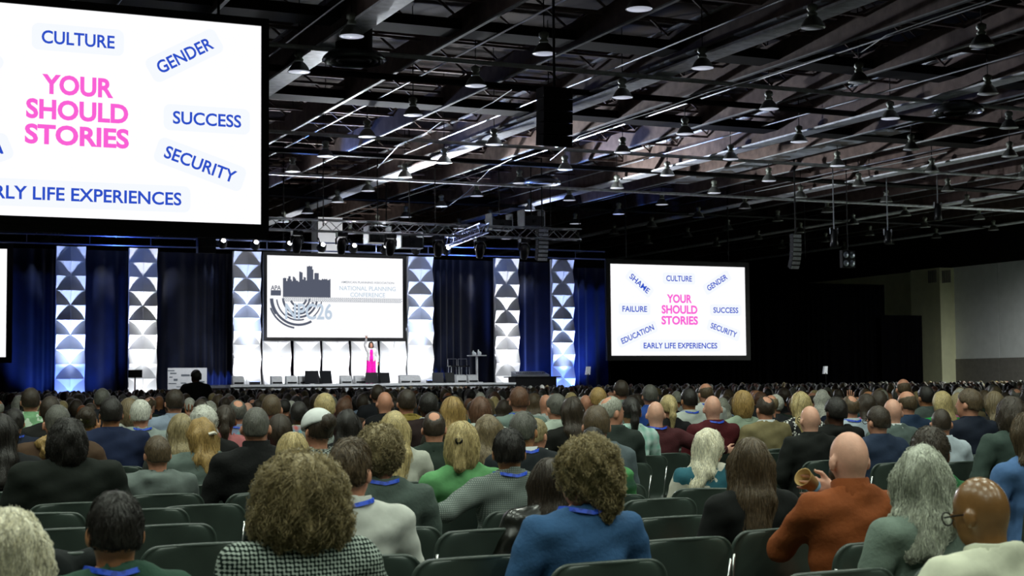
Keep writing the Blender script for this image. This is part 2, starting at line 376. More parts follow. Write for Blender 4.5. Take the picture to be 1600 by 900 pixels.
# stage screen
a = atY(417, 399.5, YS); b_ = atY(629.5, 528, YS)
cs, CW, CH, cuv = screen(a[0], b_[0], b_[2], a[2] + .02, YS, 'stage screen with a grey city skyline logo above the speaker', slide=False, bez=.14)
CXm, CZ0 = (a[0] + b_[0]) / 2, b_[2]
g1 = emat('logo_grey', '#565b6b', 1.0); g2 = emat('logo_pale', '#b4cadb', 1.0); g3 = emat('logo_mid', '#7f8894', 1.0)
def flat(lst, name, m, d=-.012):
    mb = MB()
    for u0, v0, u1, v1 in lst:
        p = cuv(u0, v1, d); q = cuv(u1, v0, d)
        mb.add([(p[0], d, p[2]), (q[0], d, p[2]), (q[0], d, q[2]), (p[0], d, q[2])], [(0, 1, 2, 3)])
    return mb.build(name, m, cs)
sk = []; rs_ = np.random.default_rng(4); nb = 44
for k in range(nb):
    t = k / nb; h = .27 + .05 * rs_.random()
    for a, b, v in ((0, .05, .27), (.1, .15, .245), (.2, .24, .25), (.32, .4, .19), (.42, .47, .25), (.48, .6, .115), (.6, .63, .16), (.65, .74, .195), (.8, .9, .27), (.95, 1, .275)):
        if a <= t < b: h = v + .012 * rs_.random()
    u0 = .114 + .344 * t; sk.append((u0, h, u0 + .344 / nb + .0005, .505))
flat(sk, 'skyline_print', g1)
flat([(.027, .425, .1, .49)], 'emblem_block', g1)
textobj('APA', cs, cuv(.0635, .395, -.014), .055 * CH, .072 * CW, 0, g1, .02)
bl = []
for k in range(60):
    for r in range(4): bl.append((.114 + .885 * (k + .3 * (r % 2)) / 60, .508 + .014 * r, .114 + .885 * (k + .3 * (r % 2) + .72) / 60, .516 + .014 * r))
flat([q for q in bl if q[2] < .998], 'woven_band_print', g3)
mb = MB()
for k, (r, a0, a1, tw) in enumerate(((.205, 200, 262, .012), (.18, 182, 300, .016), (.15, 185, 285, .010), (.128, 230, 350, .014), (.102, 182, 345, .016), (.075, 240, 358, .012), (.05, 200, 350, .014), (.165, 310, 352, .008), (.19, 182, 215, .014))):
    nseg = 24
    for q in range(nseg):
        aa = R_(a0 + (a1 - a0) * q / nseg); ab = R_(a0 + (a1 - a0) * (q + 1) / nseg)
        c0 = cuv(.225, .515, -.012)
        pts = [(c0[0] + rr * CW * math.cos(t), -.012, c0[2] + rr * CW * math.sin(t)) for rr, t in ((r, aa), (r + tw, aa), (r + tw, ab), (r, ab))]
        mb.add(pts, [(0, 1, 2, 3)])
    mb.build('ring_print', g1, cs); mb = MB()
textobj('NPC26', cs, cuv(.30, .68, -.016), .20 * CH, .34 * CW, 0, emat('logo_letters', '#c3d2e2', 1.0), .02)
textobj('AMERICAN PLANNING ASSOCIATION', cs, cuv(.735, .31, -.014), .024 * CH, .395 * CW, 0, g3, .004)
textobj('NATIONAL PLANNING', cs, cuv(.735, .385, -.014), .052 * CH, .42 * CW, 0, g2, .0)
textobj('CONFERENCE', cs, cuv(.735, .465, -.014), .052 * CH, .26 * CW, 0, g2, .0)
hang(cs, CW, CH, 3.3)
# ------------------------------------------------------------------ drapes
def drape(X0, X1, Y, Z0, Z1, col, label, seed, amp=.1, wl=.42):
    r = np.random.default_rng(seed); n = max(8, int((X1 - X0) / .06)); xs = np.linspace(X0, X1, n)
    ph = np.cumsum(np.full(n, (X1 - X0) / n) * (1 + .5 * np.sin(xs * 1.7 + seed))) * 2 * math.pi / wl
    yy = amp * np.sin(ph) + .05 * np.sin(xs * 2.3 + seed)
    zs = np.linspace(Z0, Z1, 7); V = []
    for back in (0, .03):
        for k, z in enumerate(zs):
            f = .55 + .45 * (1 - k / 6)
            V += [(x, Y + y_ * f + back, z) for x, y_ in zip(xs, yy)]
    F_ = []; o = 7 * n
    for k in range(6):
        for i in range(n - 1):
            q = k * n + i; F_.append((q, q + 1, q + n + 1, q + n)); F_.append((o + q, o + q + n, o + q + n + 1, o + q + 1))
    for i in range(n - 1): F_.append((6 * n + i, 6 * n + i + 1, o + 6 * n + i + 1, o + 6 * n + i))
    m_ = mesh('stage_drape', V, F_, mat('velvet', col, .9, 0, .2, 2.0, spec=.1 if col != '#030304' else 0.0, sheen=.3 if col != '#030304' else 0), True)
    return tag(link('stage_drape', m_), label, 'drape', 'stage drapes')
YD = 61.6
def dx(px, Y=YD): return atY(px, 500, Y)[0]
ZT = 6.9
for k, (p0, p1, col, lb) in enumerate(((-260, 109, '#10172c', 'navy drape left of the first glowing column'), (110, 222, '#11182e', 'navy drape between the first and second glowing columns'),
        (223, 385, '#12182c', 'wide navy drape between second column and stage column'), (386, 655, '#10162a', 'navy drape behind the stage screen'),
        (656, 791, '#11172b', 'navy drape behind the high table on the stage'), (792, 878, '#11182e', 'navy drape between the two columns right of the stage'), (879, 948, '#141d3a', 'blue lit drape between last column and distant screen'))):
    drape(dx(p0), dx(p1), YD, 0, ZT if k < 6 else 6.7, col, lb, k)
drape(dx(949), 48.2, YD - .4, 0, 6.2, '#030304', 'tall plain black drape behind the distant word screen', 9, .06)
drape(47.7, dx(1437, 61.0), YD - .8, 0, 4.65, '#030304', 'lower black drape ending beside the cream pilaster', 11, .05)
# ------------------------------------------------------------------ tiled light columns
def tile_mesh(wd, amp, typ, m):
    """a square tile folded along a bowed valley: the upper field leans out at the top, the lower field at the bottom"""
    n, k_ = 10, 4; V = []; F_ = []
    bow = lambda u: (1 - (1 - u) ** 1.28) ** (1 / 1.28) if typ == 'a' else (1 - u ** 1.28) ** (1 / 1.28)
    for up in (0, 1):
        o = len(V)
        for i in range(n + 1):
            u = i / n; b = bow(u)
            for t in range(k_ + 1):
                t /= k_; v, s = (t * b, (1 - t) * b) if not up else (b + (1 - b) * t, t * (1 - b)); V.append((u * wd, -amp * s ** 1.1, v * wd))
        for i in range(n):
            for t in range(k_):
                q = o + i * (k_ + 1) + t; F_.append((q, q + k_ + 1, q + k_ + 2, q + 1))
    return mesh('tile', V, F_, m, True)
m_tile = mat('white_tile', '#d7dade', .65, 0, .03, 4.0, spec=.3)
def column(px0, px1, ytop, zb, Y, label, lights, rows=None, thing='tile_column', joint=0):
    xm = (px0 + px1) / 2; A = atY(px0, ytop + 100, Y); B = atY(px1, ytop + 100, Y); T = atY(xm, ytop, Y)[2]
    W = B[0] - A[0]; ts = W / 2; nrow = rows or max(1, round((T - zb) / ts)); th = (T - zb) / nrow
    o = empty(thing, ((A[0] + B[0]) / 2, Y, zb)); tag(o, label, 'column', 'white tiled columns')
    MB().bbox((-W / 2, .02, -.02), (W / 2, .12, T - zb)).build('backing_board', m_tile, o)
    ta, tb = tile_mesh(ts - .012, .30 * ts, 'a', m_tile), tile_mesh(ts - .012, .30 * ts, 'b', m_tile)
    for r in range(nrow):
        up = (nrow - 1 - r) % 2 == 0
        for s in (0, 1):
            t = link('tile', (ta if (up == (s == 0)) else tb), o, (-W / 2 + s * ts + .006, 0, r * th + .006)); t.scale = (1, 1, th / ts)
    for i, (col, pw, far, ang, aim) in enumerate(lights):
        spot('column_uplight', (o.location.x, Y - far, zb + .12), (o.location.x, Y - .05, zb + aim), pw, col, ang, .7, .1)
    return o
WHITE = (1, 1, 1); BLUE = (.10, .22, 1.0); ICE = (.48, .6, 1.0)
UP_W = [(WHITE, 5200, 1.2, 40, 5.8), (WHITE, 260, 1.0, 90, 2.0)]; UP_B = [(ICE, 5200, 1.2, 40, 5.8), (BLUE, 500, .8, 100, 1.6), (ICE, 120, 1.0, 90, 1.6)]; UP_I = [(ICE, 3600, 1.2, 46, 4.8), (WHITE, 200, 1.0, 100, 1.2)]
SZ = 1.46
def uplight(x, y, z, label, col='#ffffff', s=2.0):
    o = empty('uplight', (x, y, z)); tag(o, label, 'stage light', 'floor uplights')
    MB().bbox((-.2, -.1, 0), (.2, .1, .12)).build('housing', m_black, o); MB().bbox((-.17, -.08, .12), (.17, .08, .13)).build('lens', emat('uplight_lens', col, s), o)
for (px0, px1, yt, zb, lb, li) in ((87, 133, 385, .02, 'blue lit tiled column nearest the left picture edge', UP_B),
        (201, 245, 388, .02, 'white lit tiled column behind the black monitor on a stand', UP_W),
        (364, 407, 393, SZ, 'pale blue lit tiled column on the stage left of the stage screen', UP_I),
        (637, 676, 401, SZ, 'pale blue lit tiled column on the stage right of the stage screen', UP_I),
        (773, 810, 404, .02, 'white lit tiled column right of the high table', UP_W),
        (862, 896, 406, .02, 'blue lit tiled column nearest the distant word screen', UP_B)):
    c_ = column(px0, px1, yt, zb, 60.6, lb, li)
    uplight(c_.location.x, 60.6 - 1.3, zb, 'uplight at foot of ' + lb.replace(' tiled', '').replace('the ', ''), '#a0b8ff' if 'blue' in lb else '#ffffff', 4)
for k, (p0, p1) in enumerate(((411, 454), (460, 500), (505, 545), (550, 590), (595, 634))):
    column(p0, p1, 512, SZ, 60.5, 'low tiled white panel under the stage screen, %s from the left' % ordn[k], [(WHITE, 170, 1.0, 110, 1.0)])
# ------------------------------------------------------------------ stage
st = empty('stage'); tag(st, 'raised stage platform with a pale front edge', 'stage')
sx0, sx1 = dx(352, 57), dx(768, 58.6)
MB().bbox((sx0, 56.2, SZ - .12), (sx1, 61.2, SZ)).build('deck', mat('stage_deck', '#8c8f90', .6, 0, .1, 5.0), st)
MB().bbox((sx0, 56.25, 0), (sx1, 56.35, SZ - .12)).build('front_skirt', mat('stage_skirt', '#c3c6c6', .8, 0, .1, 5.0), st)
MB().bbox((sx0, 56.14, SZ - .08), (sx1, 56.2, SZ)).build('edge_trim', mat('white_edge', '#e8ecec', .5, 0, .05), st)
MB().bbox((sx0, 56.35, 0), (sx0 + .1, 61.2, SZ - .12)).build('side_skirt', m_dark, st); MB().bbox((sx1 - .1, 56.35, 0), (sx1, 61.2, SZ - .12)).build('side_skirt', m_dark, st)
for k, px in enumerate((372, 432, 455, 475, 540, 562, 632, 648, 720, 738)):
    P = atY(px, 590, 57.4)
    o = empty('footlight', (P[0], 57.4, SZ)); tag(o, 'small pale footlight box on the stage edge, %s from the left' % ordn[k], 'footlight', 'footlights along the stage edge')
    MB().add([(-.22, -.15, 0), (.22, -.15, 0), (.22, .15, 0), (-.22, .15, 0), (-.22, -.05, .3), (.22, -.05, .3), (.22, .15, .34), (-.22, .15, .34)], [(0, 1, 5, 4), (1, 2, 6, 5), (2, 3, 7, 6), (3, 0, 4, 7), (4, 5, 6, 7), (3, 2, 1, 0)]).build('housing', mat('footlight_grey', '#c9cccb', .5, 0, .1), o)
    MB().bbox((-.18, -.17, .04), (.18, -.13, .1)).build('lens_strip', m_black, o)
for k, (px0, px1, y0, lb) in enumerate(((480, 523, 580, 'pair of black floor monitors left of the speaker'), (575, 614, 583, 'pair of black floor monitors in front of the speaker'), (680, 715, 583, 'pair of black floor monitors below the high table'))):
    A = atY(px0, 600, 56.6); B = atY(px1, 600, 56.6); T = atY(px0, y0, 56.6)[2]; W = B[0] - A[0]; Hm = T - SZ
    o = empty('floor_monitor', ((A[0] + B[0]) / 2, 56.9, SZ)); tag(o, lb, 'stage monitor', 'floor monitors on the stage')
    for s in (-1, 1):
        MB().box((s * W * .26, 0, Hm / 2 + .02), (W * .47, .07, Hm), rotz(s * .35) @ rotx(-.2)).build('display_panel', mat('monitor_black', '#14161b', .3, 0, .05), o)
    MB().add([(-.14 * W, .1, 0), (.14 * W, .1, 0), (0, .12, Hm), (0, .3, 0)], [(0, 1, 2), (1, 3, 2), (3, 0, 2), (0, 3, 1)]).build('stand_cover', mat('stand_grey', '#6d7076', .7, 0, .1), o)
# high table with cups
P = atY(745, 555, 58.6); ht = empty('high_table', (P[0], 58.6, SZ)); tag(ht, 'slim white high table with bottles on the stage', 'table'); Ht = P[2] - SZ
m_wt = mat('white_table', '#dfe2e4', .4, 0, .04)
MB().lathe([(0, Ht), (.42, Ht), (.42, Ht - .035), (0, Ht - .035)], 24).build('table_top', m_wt, ht); MB().tube([(0, 0, 0), (0, 0, Ht - .03)], .05, 10).build('pole', m_wt, ht); MB().lathe([(0, .04), (.25, .03), (.26, 0), (0, 0)], 20).build('base', m_wt, ht)
for k, (ox, oy, r, h) in enumerate(((-.16, 0, .05, .2), (-.05, .08, .06, .13), (.06, -.04, .045, .24), (.16, .03, .06, .16))):
    o = MB().lathe([(0, 0), (r, 0), (r, h * .7), (r * .5, h * .85), (r * .5, h), (0, h)], 12).build('bottle', mat('clear_bottle', '#e8eef0', .2, 0, .02), None, (P[0] + ox, 58.6 + oy, P[2]), smooth=True)
    tag(o, ['short pale bottle at the left edge of the high table', 'squat pale cup on the high table', 'tallest pale bottle on the high table', 'pale bottle at the right edge of the high table'][k], 'bottle', 'drinks on the high table')
# two bar stools
for k, px in enumerate((709, 725)):
    P = atY(px, 562, 59.3); o = empty('bar_stool', (P[0], 59.3, SZ)); tag(o, 'thin framed bar stool %s on the stage' % ('farther from the table' if k == 0 else 'closer to the high table'), 'stool', 'bar stools')
    MB().bbox((-.2, -.18, .68), (.2, .18, .73)).build('seat', m_black, o); MB().tube([(-.2, .17, .7), (-.2, .19, 1.02), (.2, .19, 1.02), (.2, .17, .7)], .014, 6).build('backrest', m_alu, o)
    for sx in (-1, 1):
        for sy in (-1, 1): MB().tube([(sx * .17, sy * .15, .69), (sx * .2, sy * .18, 0)], .014, 6).build('leg', m_alu, o)
# control table right of the stage
P = atY(832, 586, 57.2); o = empty('equipment_table', (P[0], 57.2, 0)); tag(o, 'black draped equipment table with pale mixer right of stage', 'table')
MB().bbox((-.95, -.35, 0), (.95, .35, P[2] - .1)).build('table_drape', m_black, o); MB().bbox((-1.15, -.38, P[2] - .1), (1.15, .38, P[2] - .06)).build('table_top', m_black, o)
o = empty('sound_mixer', (P[0] - .1, 57.2, P[2] - .06)); tag(o, 'pale sound mixer on the black equipment table', 'mixer'); MB().add([(-.75, -.3, 0), (.75, -.3, 0), (.75, .3, 0), (-.75, .3, 0), (-.75, -.3, .07), (.75, -.3, .07), (.75, .3, .22), (-.75, .3, .22)], [(0, 1, 5, 4), (1, 2, 6, 5), (2, 3, 7, 6), (3, 0, 4, 7), (4, 5, 6, 7), (3, 2, 1, 0)]).build('console', m_alu, o)
f_ = MB()
for k in range(14): f_.box((-.65 + k * .1, -.05 + .02 * (k % 3), .15), (.03, .08, .03))
f_.build('fader_row', m_black, o)
# illustrated board left of the stage
A = atY(262, 575, 57.0); B = atY(323, 604, 57.0); o = empty('drawing_board', ((A[0] + B[0]) / 2, 57.0, 0)); tag(o, 'white board with small drawings on an easel left of the stage', 'board'); W = B[0] - A[0]
MB().bbox((-W / 2, -.02, B[2] - .1), (W / 2, .02, A[2])).build('panel', mat('board_white', '#c9ccce', .6, 0, .05), o)
for sx in (-.4, .4): MB().tube([(sx * W, .05, 0), (sx * W, .05, A[2])], .025, 6).build('easel_leg', m_alu, o)
dk = [(-.42, -.12, .18, .05), (-.36, .22, .16, .06), (-.3, .5, .1, .1), (-.05, .3, .22, .09), (-.38, .7, .2, .04), (.3, .25, .12, .08), (.36, .62, .16, .06), (-.1, .68, .14, .05), (.1, .78, .1, .05), (-.22, .86, .12, .03), (.33, .85, .2, .04), (-.42, .4, .08, .05)]
mb = MB(); hh = A[2] - B[2] + .1
for u, v, a, c in dk: mb.bbox((u * W - a * W / 2, -.026, A[2] - hh * (v if v > 0 else .1) - c * hh), (u * W + a * W / 2, -.021, A[2] - hh * (v if v > 0 else .1)))
mb.build('drawing_marks', mat('ink_grey', '#5d656d', .8, 0, .1), o)
spot('board_light', (o.location.x - .5, 54.6, 4.6), (o.location.x, 57.0, A[2] - .4), 420, (.95, .97, 1), 40, .6, .1)
# black monitor on a stand before the white column
A = atY(200, 578, 57.5); B = atY(222, 590, 57.5); o = empty('monitor_stand', ((A[0] + B[0]) / 2, 57.5, 0)); tag(o, 'black monitor on a thin pole before the white column', 'monitor')
MB().bbox((A[0] - o.location.x, -.04, B[2]), (B[0] - o.location.x, .04, A[2])).build('display', m_black, o); MB().tube([(0, 0, 0), (0, 0, B[2] + .05)], .025, 8).build('pole', m_black, o); MB().lathe([(0, .03), (.3, .02), (.3, 0), (0, 0)], 16).build('base', m_black, o)
# slim pale stanchion lights at the crowd's far edge
for k, (px, py) in enumerate(((919, 580), (1290, 579))):
    P = atY(px, py, 58.0); o = empty('work_light', (P[0], 58.0, 0)); tag(o, 'small white hooded light on a pole %s' % ('below the distant screen edge' if k == 0 else 'before the black drape'), 'light')
    MB().tube([(0, 0, 0), (0, 0, P[2] - .1)], .02, 6).build('pole', m_black, o); MB().add([(-.1, 0, P[2] - .15), (.1, 0, P[2] - .15), (.13, 0, P[2] + .2), (-.04, 0, P[2] + .2), (-.1, .12, P[2] - .15), (.1, .12, P[2] - .15), (.13, .12, P[2] + .2), (-.04, .12, P[2] + .2)], [(0, 1, 2, 3), (7, 6, 5, 4), (0, 4, 5, 1), (1, 5, 6, 2), (2, 6, 7, 3), (3, 7, 4, 0)]).build('hood', mat('white_hood', '#e0e2e4', .5, 0, .02, emit='#dfe6f0', es=.25), o)
# ------------------------------------------------------------------ rigging
def truss(P0, P1, size, label, m=m_alu, up=(0, 0, 1)):
    P0, P1 = np.array(P0, float), np.array(P1, float); d = P1 - P0; L_ = np.linalg.norm(d); d /= L_; s = np.cross(d, up); s /= np.linalg.norm(s); u_ = np.cross(s, d)
    o = empty('lighting_truss', tuple(P0)); tag(o, label, 'truss', 'lighting trusses'); c = [(-1, -1), (1, -1), (1, 1), (-1, 1)]; h = size / 2; r = .03
    for a, b in c: MB().tube([(s * a + u_ * b) * h, d * L_ + (s * a + u_ * b) * h], r, 6).build('chord', m, o)
    n = max(2, int(L_ / (size * 1.1))); lm = MB()
    for k in range(n):
        p = d * L_ * k / n; q = d * L_ * (k + 1) / n
        for e in range(4):
            a = c[e]; b = c[(e + 1) % 4]; aa, bb = (a, b) if k % 2 else (b, a)
            lm.tube([p + (s * aa[0] + u_ * aa[1]) * h, q + (s * bb[0] + u_ * bb[1]) * h], .016, 4)
    lm.build('lacing', m, o); return o
YT = 54.0
A = atY(300, 341, YT); B = atY(905, 371, YT); ZTR = (A[2] + B[2]) / 2
truss((A[0], YT, ZTR), (B[0], YT, ZTR), .42, 'long silver truss carrying the row of moving heads')
A = atY(-60, 374, 58.6); B = atY(945, 395, 58.6); ZL = (A[2] + B[2]) / 2
lt = empty('lighting_truss', (A[0], 58.6, ZL)); tag(lt, 'long blue lit pipe truss along the top of the drapes', 'truss', 'lighting trusses'); m_bt = mat('blue_lit_aluminium', '#8a97c8', .35, .7, .1)  # blue stage lighting put into the metal colour
for zz_ in (-.17, .17): MB().tube([(0, 0, zz_), (B[0] - A[0], 0, zz_)], .035, 6).build('chord', m_bt, lt)
for k in range(int((B[0] - A[0]) / 2.3) + 1): MB().tube([(2.3 * k, 0, -.17), (2.3 * k, 0, .17)], .02, 5).build('strut', m_bt, lt)
for k in (2, 8, 15, 22): MB().tube([(1.7 * k, 0, .17), (1.7 * k, 0, 12.35 - ZL)], .02, 5).build('hanger', m_black, lt)
for px_ in (100, 330, 505, 640, 760, 905): 
    pp = atY(px_, 380, 58.2)[0] - A[0]; MB().tube([(pp, 0, -.17), (pp, -.5, -.2)], .02, 5).build('outrigger', m_bt, lt)
spot('truss_glow', (A[0] + 6, 57.2, ZL - 2.0), (A[0] + 6, 58.6, ZL), 160, (.15, .3, 1.0), 120, .8, .1); spot('truss_glow', (B[0] - 6, 57.2, ZL - 2.0), (B[0] - 6, 58.6, ZL), 200, (.15, .3, 1.0), 120, .8, .1)
A = atY(700, 378, 57.8); B = atY(757, 356, 52)
truss(A, B, .34, 'short bluish truss slanting up from the drape truss', mat('blue_lit_aluminium', '#8a97c8', .35, .7, .1))
for px in (330, 505, 680, 860):
    P = atY(px, 340, YT); tag(MB().tube([(0, 0, 0), (0, 0, 12.35 - ZTR)], .02, 6).build('hoist_chain', m_black, None, (P[0], YT, ZTR)), 'dark hoist chain holding the silver truss, %s from the left' % ordn[(330, 505, 680, 860).index(px)], 'chain', 'hoist chains')
m_head = mat('fixture_black', '#17181a', .35, .2, .1)
for k, px in enumerate((464, 534, 610, 685, 750, 819)):
    P = atY(px, 360, YT); o = empty('moving_head_light', (P[0], YT, ZTR - .24)); tag(o, 'black moving head stage light, %s along the silver truss' % ordn[k], 'stage light', 'moving heads on the truss')
    MB().bbox((-.2, -.15, -.16), (.2, .15, 0)).build('base', m_head, o); MB().bbox((-.04, -.24, -.02), (.04, .24, .05)).build('clamp', m_alu, o)
    for s in (-1, 1): MB().tube([(s * .16, 0, -.14), (s * .23, 0, -.25), (s * .22, 0, -.45)], .035, 6).build('yoke_arm', m_head, o)
    MB().lathe([(0, .26), (.1, .24), (.17, .12), (.18, -.1), (.14, -.3), (.12, -.36), (0, -.36)], 14, rot=rotx(.25)).build('lamp_head', m_head, o, (0, 0, -.45), smooth=True)
for k, (px, py) in enumerate(((347, 382), (398, 384.5), (450, 386), (502, 388), (551, 389.5), (600, 391), (649, 392), (697, 393))):
    P = atY(px, py, 58.2); o = empty('wash_light', tuple(P)); tag(o, 'small bright white wash light, %s along the drape truss' % ordn[k], 'stage light', 'bright wash lights')
    rt = rotx(R_(62)); MB().lathe([(.1, .3), (.16, .22), (.2, 0)], 14, rot=rt).build('can', m_head, o, smooth=True)
    MB().lathe([(0, 0), (.19, 0.0)], 14, rot=rt).build('lens', emat('wash_lens', '#ffffff', 14), o)
    MB().tube([(0, .1, .1), (0, .4, .45)], .025, 6).build('clamp', m_head, o)
    spot('wash_beam', (P[0], P[1] - .06, P[2] - .02), (P[0] - 3, P[1] - 14, P[2] + 5.0), 1800, (.9, .94, 1.0), 120, .7, .12)
for px, y0 in ((640, 380), (590, 372), (780, 352), (830, 346)):
    P = atY(px, y0, 55); o = empty('projector', tuple(P)); tag(o, 'dark projector box clamped to the truss near the %s' % {640: 'sixth wash light', 590: 'third moving head', 780: 'fifth moving head', 830: 'last moving head'}[px], 'projector', 'boxes on the truss')
    MB().bbox((-.45, -.3, -.2), (.45, .3, .2)).build('body', m_head, o); MB().bbox((-.47, -.32, -.22), (-.43, .32, .45)).bbox((.43, -.32, -.22), (.47, .32, .45)).bbox((-.47, -.32, .42), (.47, -.28, .45)).build('cage', m_alu, o); MB().tube([(0, 0, .1), (0, 0, 12.35 - P[2])], .025, 6).build('drop_pole', m_black, o)
    MB().tube([(0, -.3, 0), (0, -.36, 0)], .08, 10).build('lens', m_black, o)
def line_array(px, ytop, ybot, Y, wpx, n, label, face, curve=.5):
    T = atY(px, ytop, Y); Bt = atY(px, ybot, Y); Hh = T[2] - Bt[2]; z = proj(T)[2]; W = wpx * z / FPX
    o = empty('line_array_speaker', tuple(T)); tag(o, label, 'loudspeaker', 'hanging loudspeakers')
    zc, yc = 0.0, 0.0; eh = Hh / n
    for k in range(n):
        a = curve * (k / n) ** 2; Rm = rotx(a); c = (0, yc - 0, zc - eh / 2 * math.cos(a))
        b = MB().box(c, (W, W * .55, eh * .95), Rm).build('cabinet', m_head, o)
        MB().box(np.array(c) + Rm @ np.array([0, -W * .28, 0]), (W * .9, .02, eh * .72), Rm).build('grille', face, b)
        zc -= eh * math.cos(a); yc += eh * math.sin(a)
    MB().tube([(0, 0, 0), (0, 0, 12.35 - T[2])], .03, 6).build('hoist', m_black, o); return o
m_gr = mat('grille_grey', '#e0e4e8', .5, 0, .2, 20.0)
line_array(847, 358, 407, 54, 18, 8, 'curved line array loudspeaker above the last blue column', m_gr)
line_array(1243, 366, 420, 50, 16, 8, 'curved line array loudspeaker hanging right of the distant screen', m_gr, .7)
line_array(322, 364, 396, 55, 28, 3, 'squat black loudspeaker left of the stage column', m_black, .1)
line_array(866, 138, 229, 29.5, 50, 5, 'large black loudspeaker cluster hanging in mid hall', m_black, .25)
for px, y0, y1, lb in ((1303, 358, 385, 'small dark spotlight hanging beyond the line array'), (1387, 360, 380, 'small dark spotlight hanging near the side wall'), (1465, 318, 345, 'dark floodlight hanging below the rightmost pale beam')):
    T = atY(px, y0, 50); z = proj(T)[2]; s = (y1 - y0) * z / FPX; o = empty('hanging_spotlight', tuple(T)); tag(o, lb, 'stage light')
    MB().lathe([(.06, 0), (.14, -.1), (.15, -s * .7), (.17, -s), (0, -s * .95)], 14).build('lamp_body', m_head, o, smooth=True); MB().tube([(0, 0, 0), (0, 0, 12.35 - T[2])], .025, 6).build('pole', m_alu, o); MB().bbox((-.2, -.03, -.2), (-.17, .03, .05)).bbox((.17, -.03, -.2), (.2, .03, .05)).build('yoke', m_alu, o)
P = atY(1325, 405, 50); o = empty('blinder_light', tuple(P)); tag(o, 'cluster of four glassy lamps hanging right of the line array', 'stage light')
MB().bbox((-.32, -.06, -.35), (.32, .12, .35)).build('housing', m_black, o)
for a in (-.15, .15):
    for c in (-.17, .17): MB().lathe([(0, .05), (.08, .04), (.13, 0)], 14, rot=rotx(R_(90))).build('lamp', mat('lamp_glass', '#c8d2e0', .15, .6, .3, 9), o, (a, -.07, c), smooth=True)
MB().tube([(0, 0, .35), (0, 0, 12.35 - P[2])], .02, 6).build('pole', m_black, o)
for px, tg in ((534, (16, 30, 11)), (610, (22, 34, 11)), (685, (30, 40, 11)), (750, (40, 46, 11))):
    P = atY(px, 360, YT); spot('ceiling_spot', (P[0], YT - .6, ZTR + .4), tg, 5000, (.9, .95, 1.0), 62, .9, .15)  # white spots added to brighten the ceiling; no fixture holds them
for px, col in ((464, (.15, .3, 1)), (750, (.15, .3, 1)), (819, (.2, .35, 1)), (610, (1, .8, .75))):
    P = atY(px, 360, YT); spot('ceiling_spot', (P[0], YT - .6, ZTR + .5), (P[0] + 1.5, YT - 6, 11.5), 1300, col, 70, .8, .1)
P = atY(580, 560, 57.9); spot('speaker_fill', (P[0] - 1.0, 46.0, 8.6), tuple(P), 5200, (1, .96, .98), 5.5, .5, .05)  # narrow spot added to brighten the speaker, without a fixture
# spots added to brighten the skirt, then stage wash from the truss
for px in (430, 600, 745):
    P = atY(px, 600, 56.2); spot('skirt_fill', (P[0] + 2, 45.0, 9.0), (P[0], 56.4, 1.0), 2600, (.92, .96, 1.0), 42, .8, .2)
spot('roof_column_fill', (col_.bound_box[0][0] + .6, 64.5, 1.5), (col_.bound_box[0][0] + .6, 70, 8.3), 3500, (1, 1, 1), 50, .7, .1)  # unseen spot added behind the drapes to brighten the roof column
for px in (430, 520, 600, 690, 745): 
    P = atY(px, 360, YT); spot('stage_wash', (P[0], YT, ZTR - .9), (P[0], 59.5, SZ + .8), 450, (1, .98, 1), 38, .7, .15)
for px, Y_ in ((140, 60.9), (60, 60.9), (345, 60.9), (690, 60.9), (845, 60.9), (905, 60.9)):
    P = atY(px, 610, Y_ - .5); spot('drape_uplight', (P[0], P[1], .15), (P[0], YD, 4.0), 800 if px != 905 else 2200, (.08, .2, 1.0), 70, .8, .15)
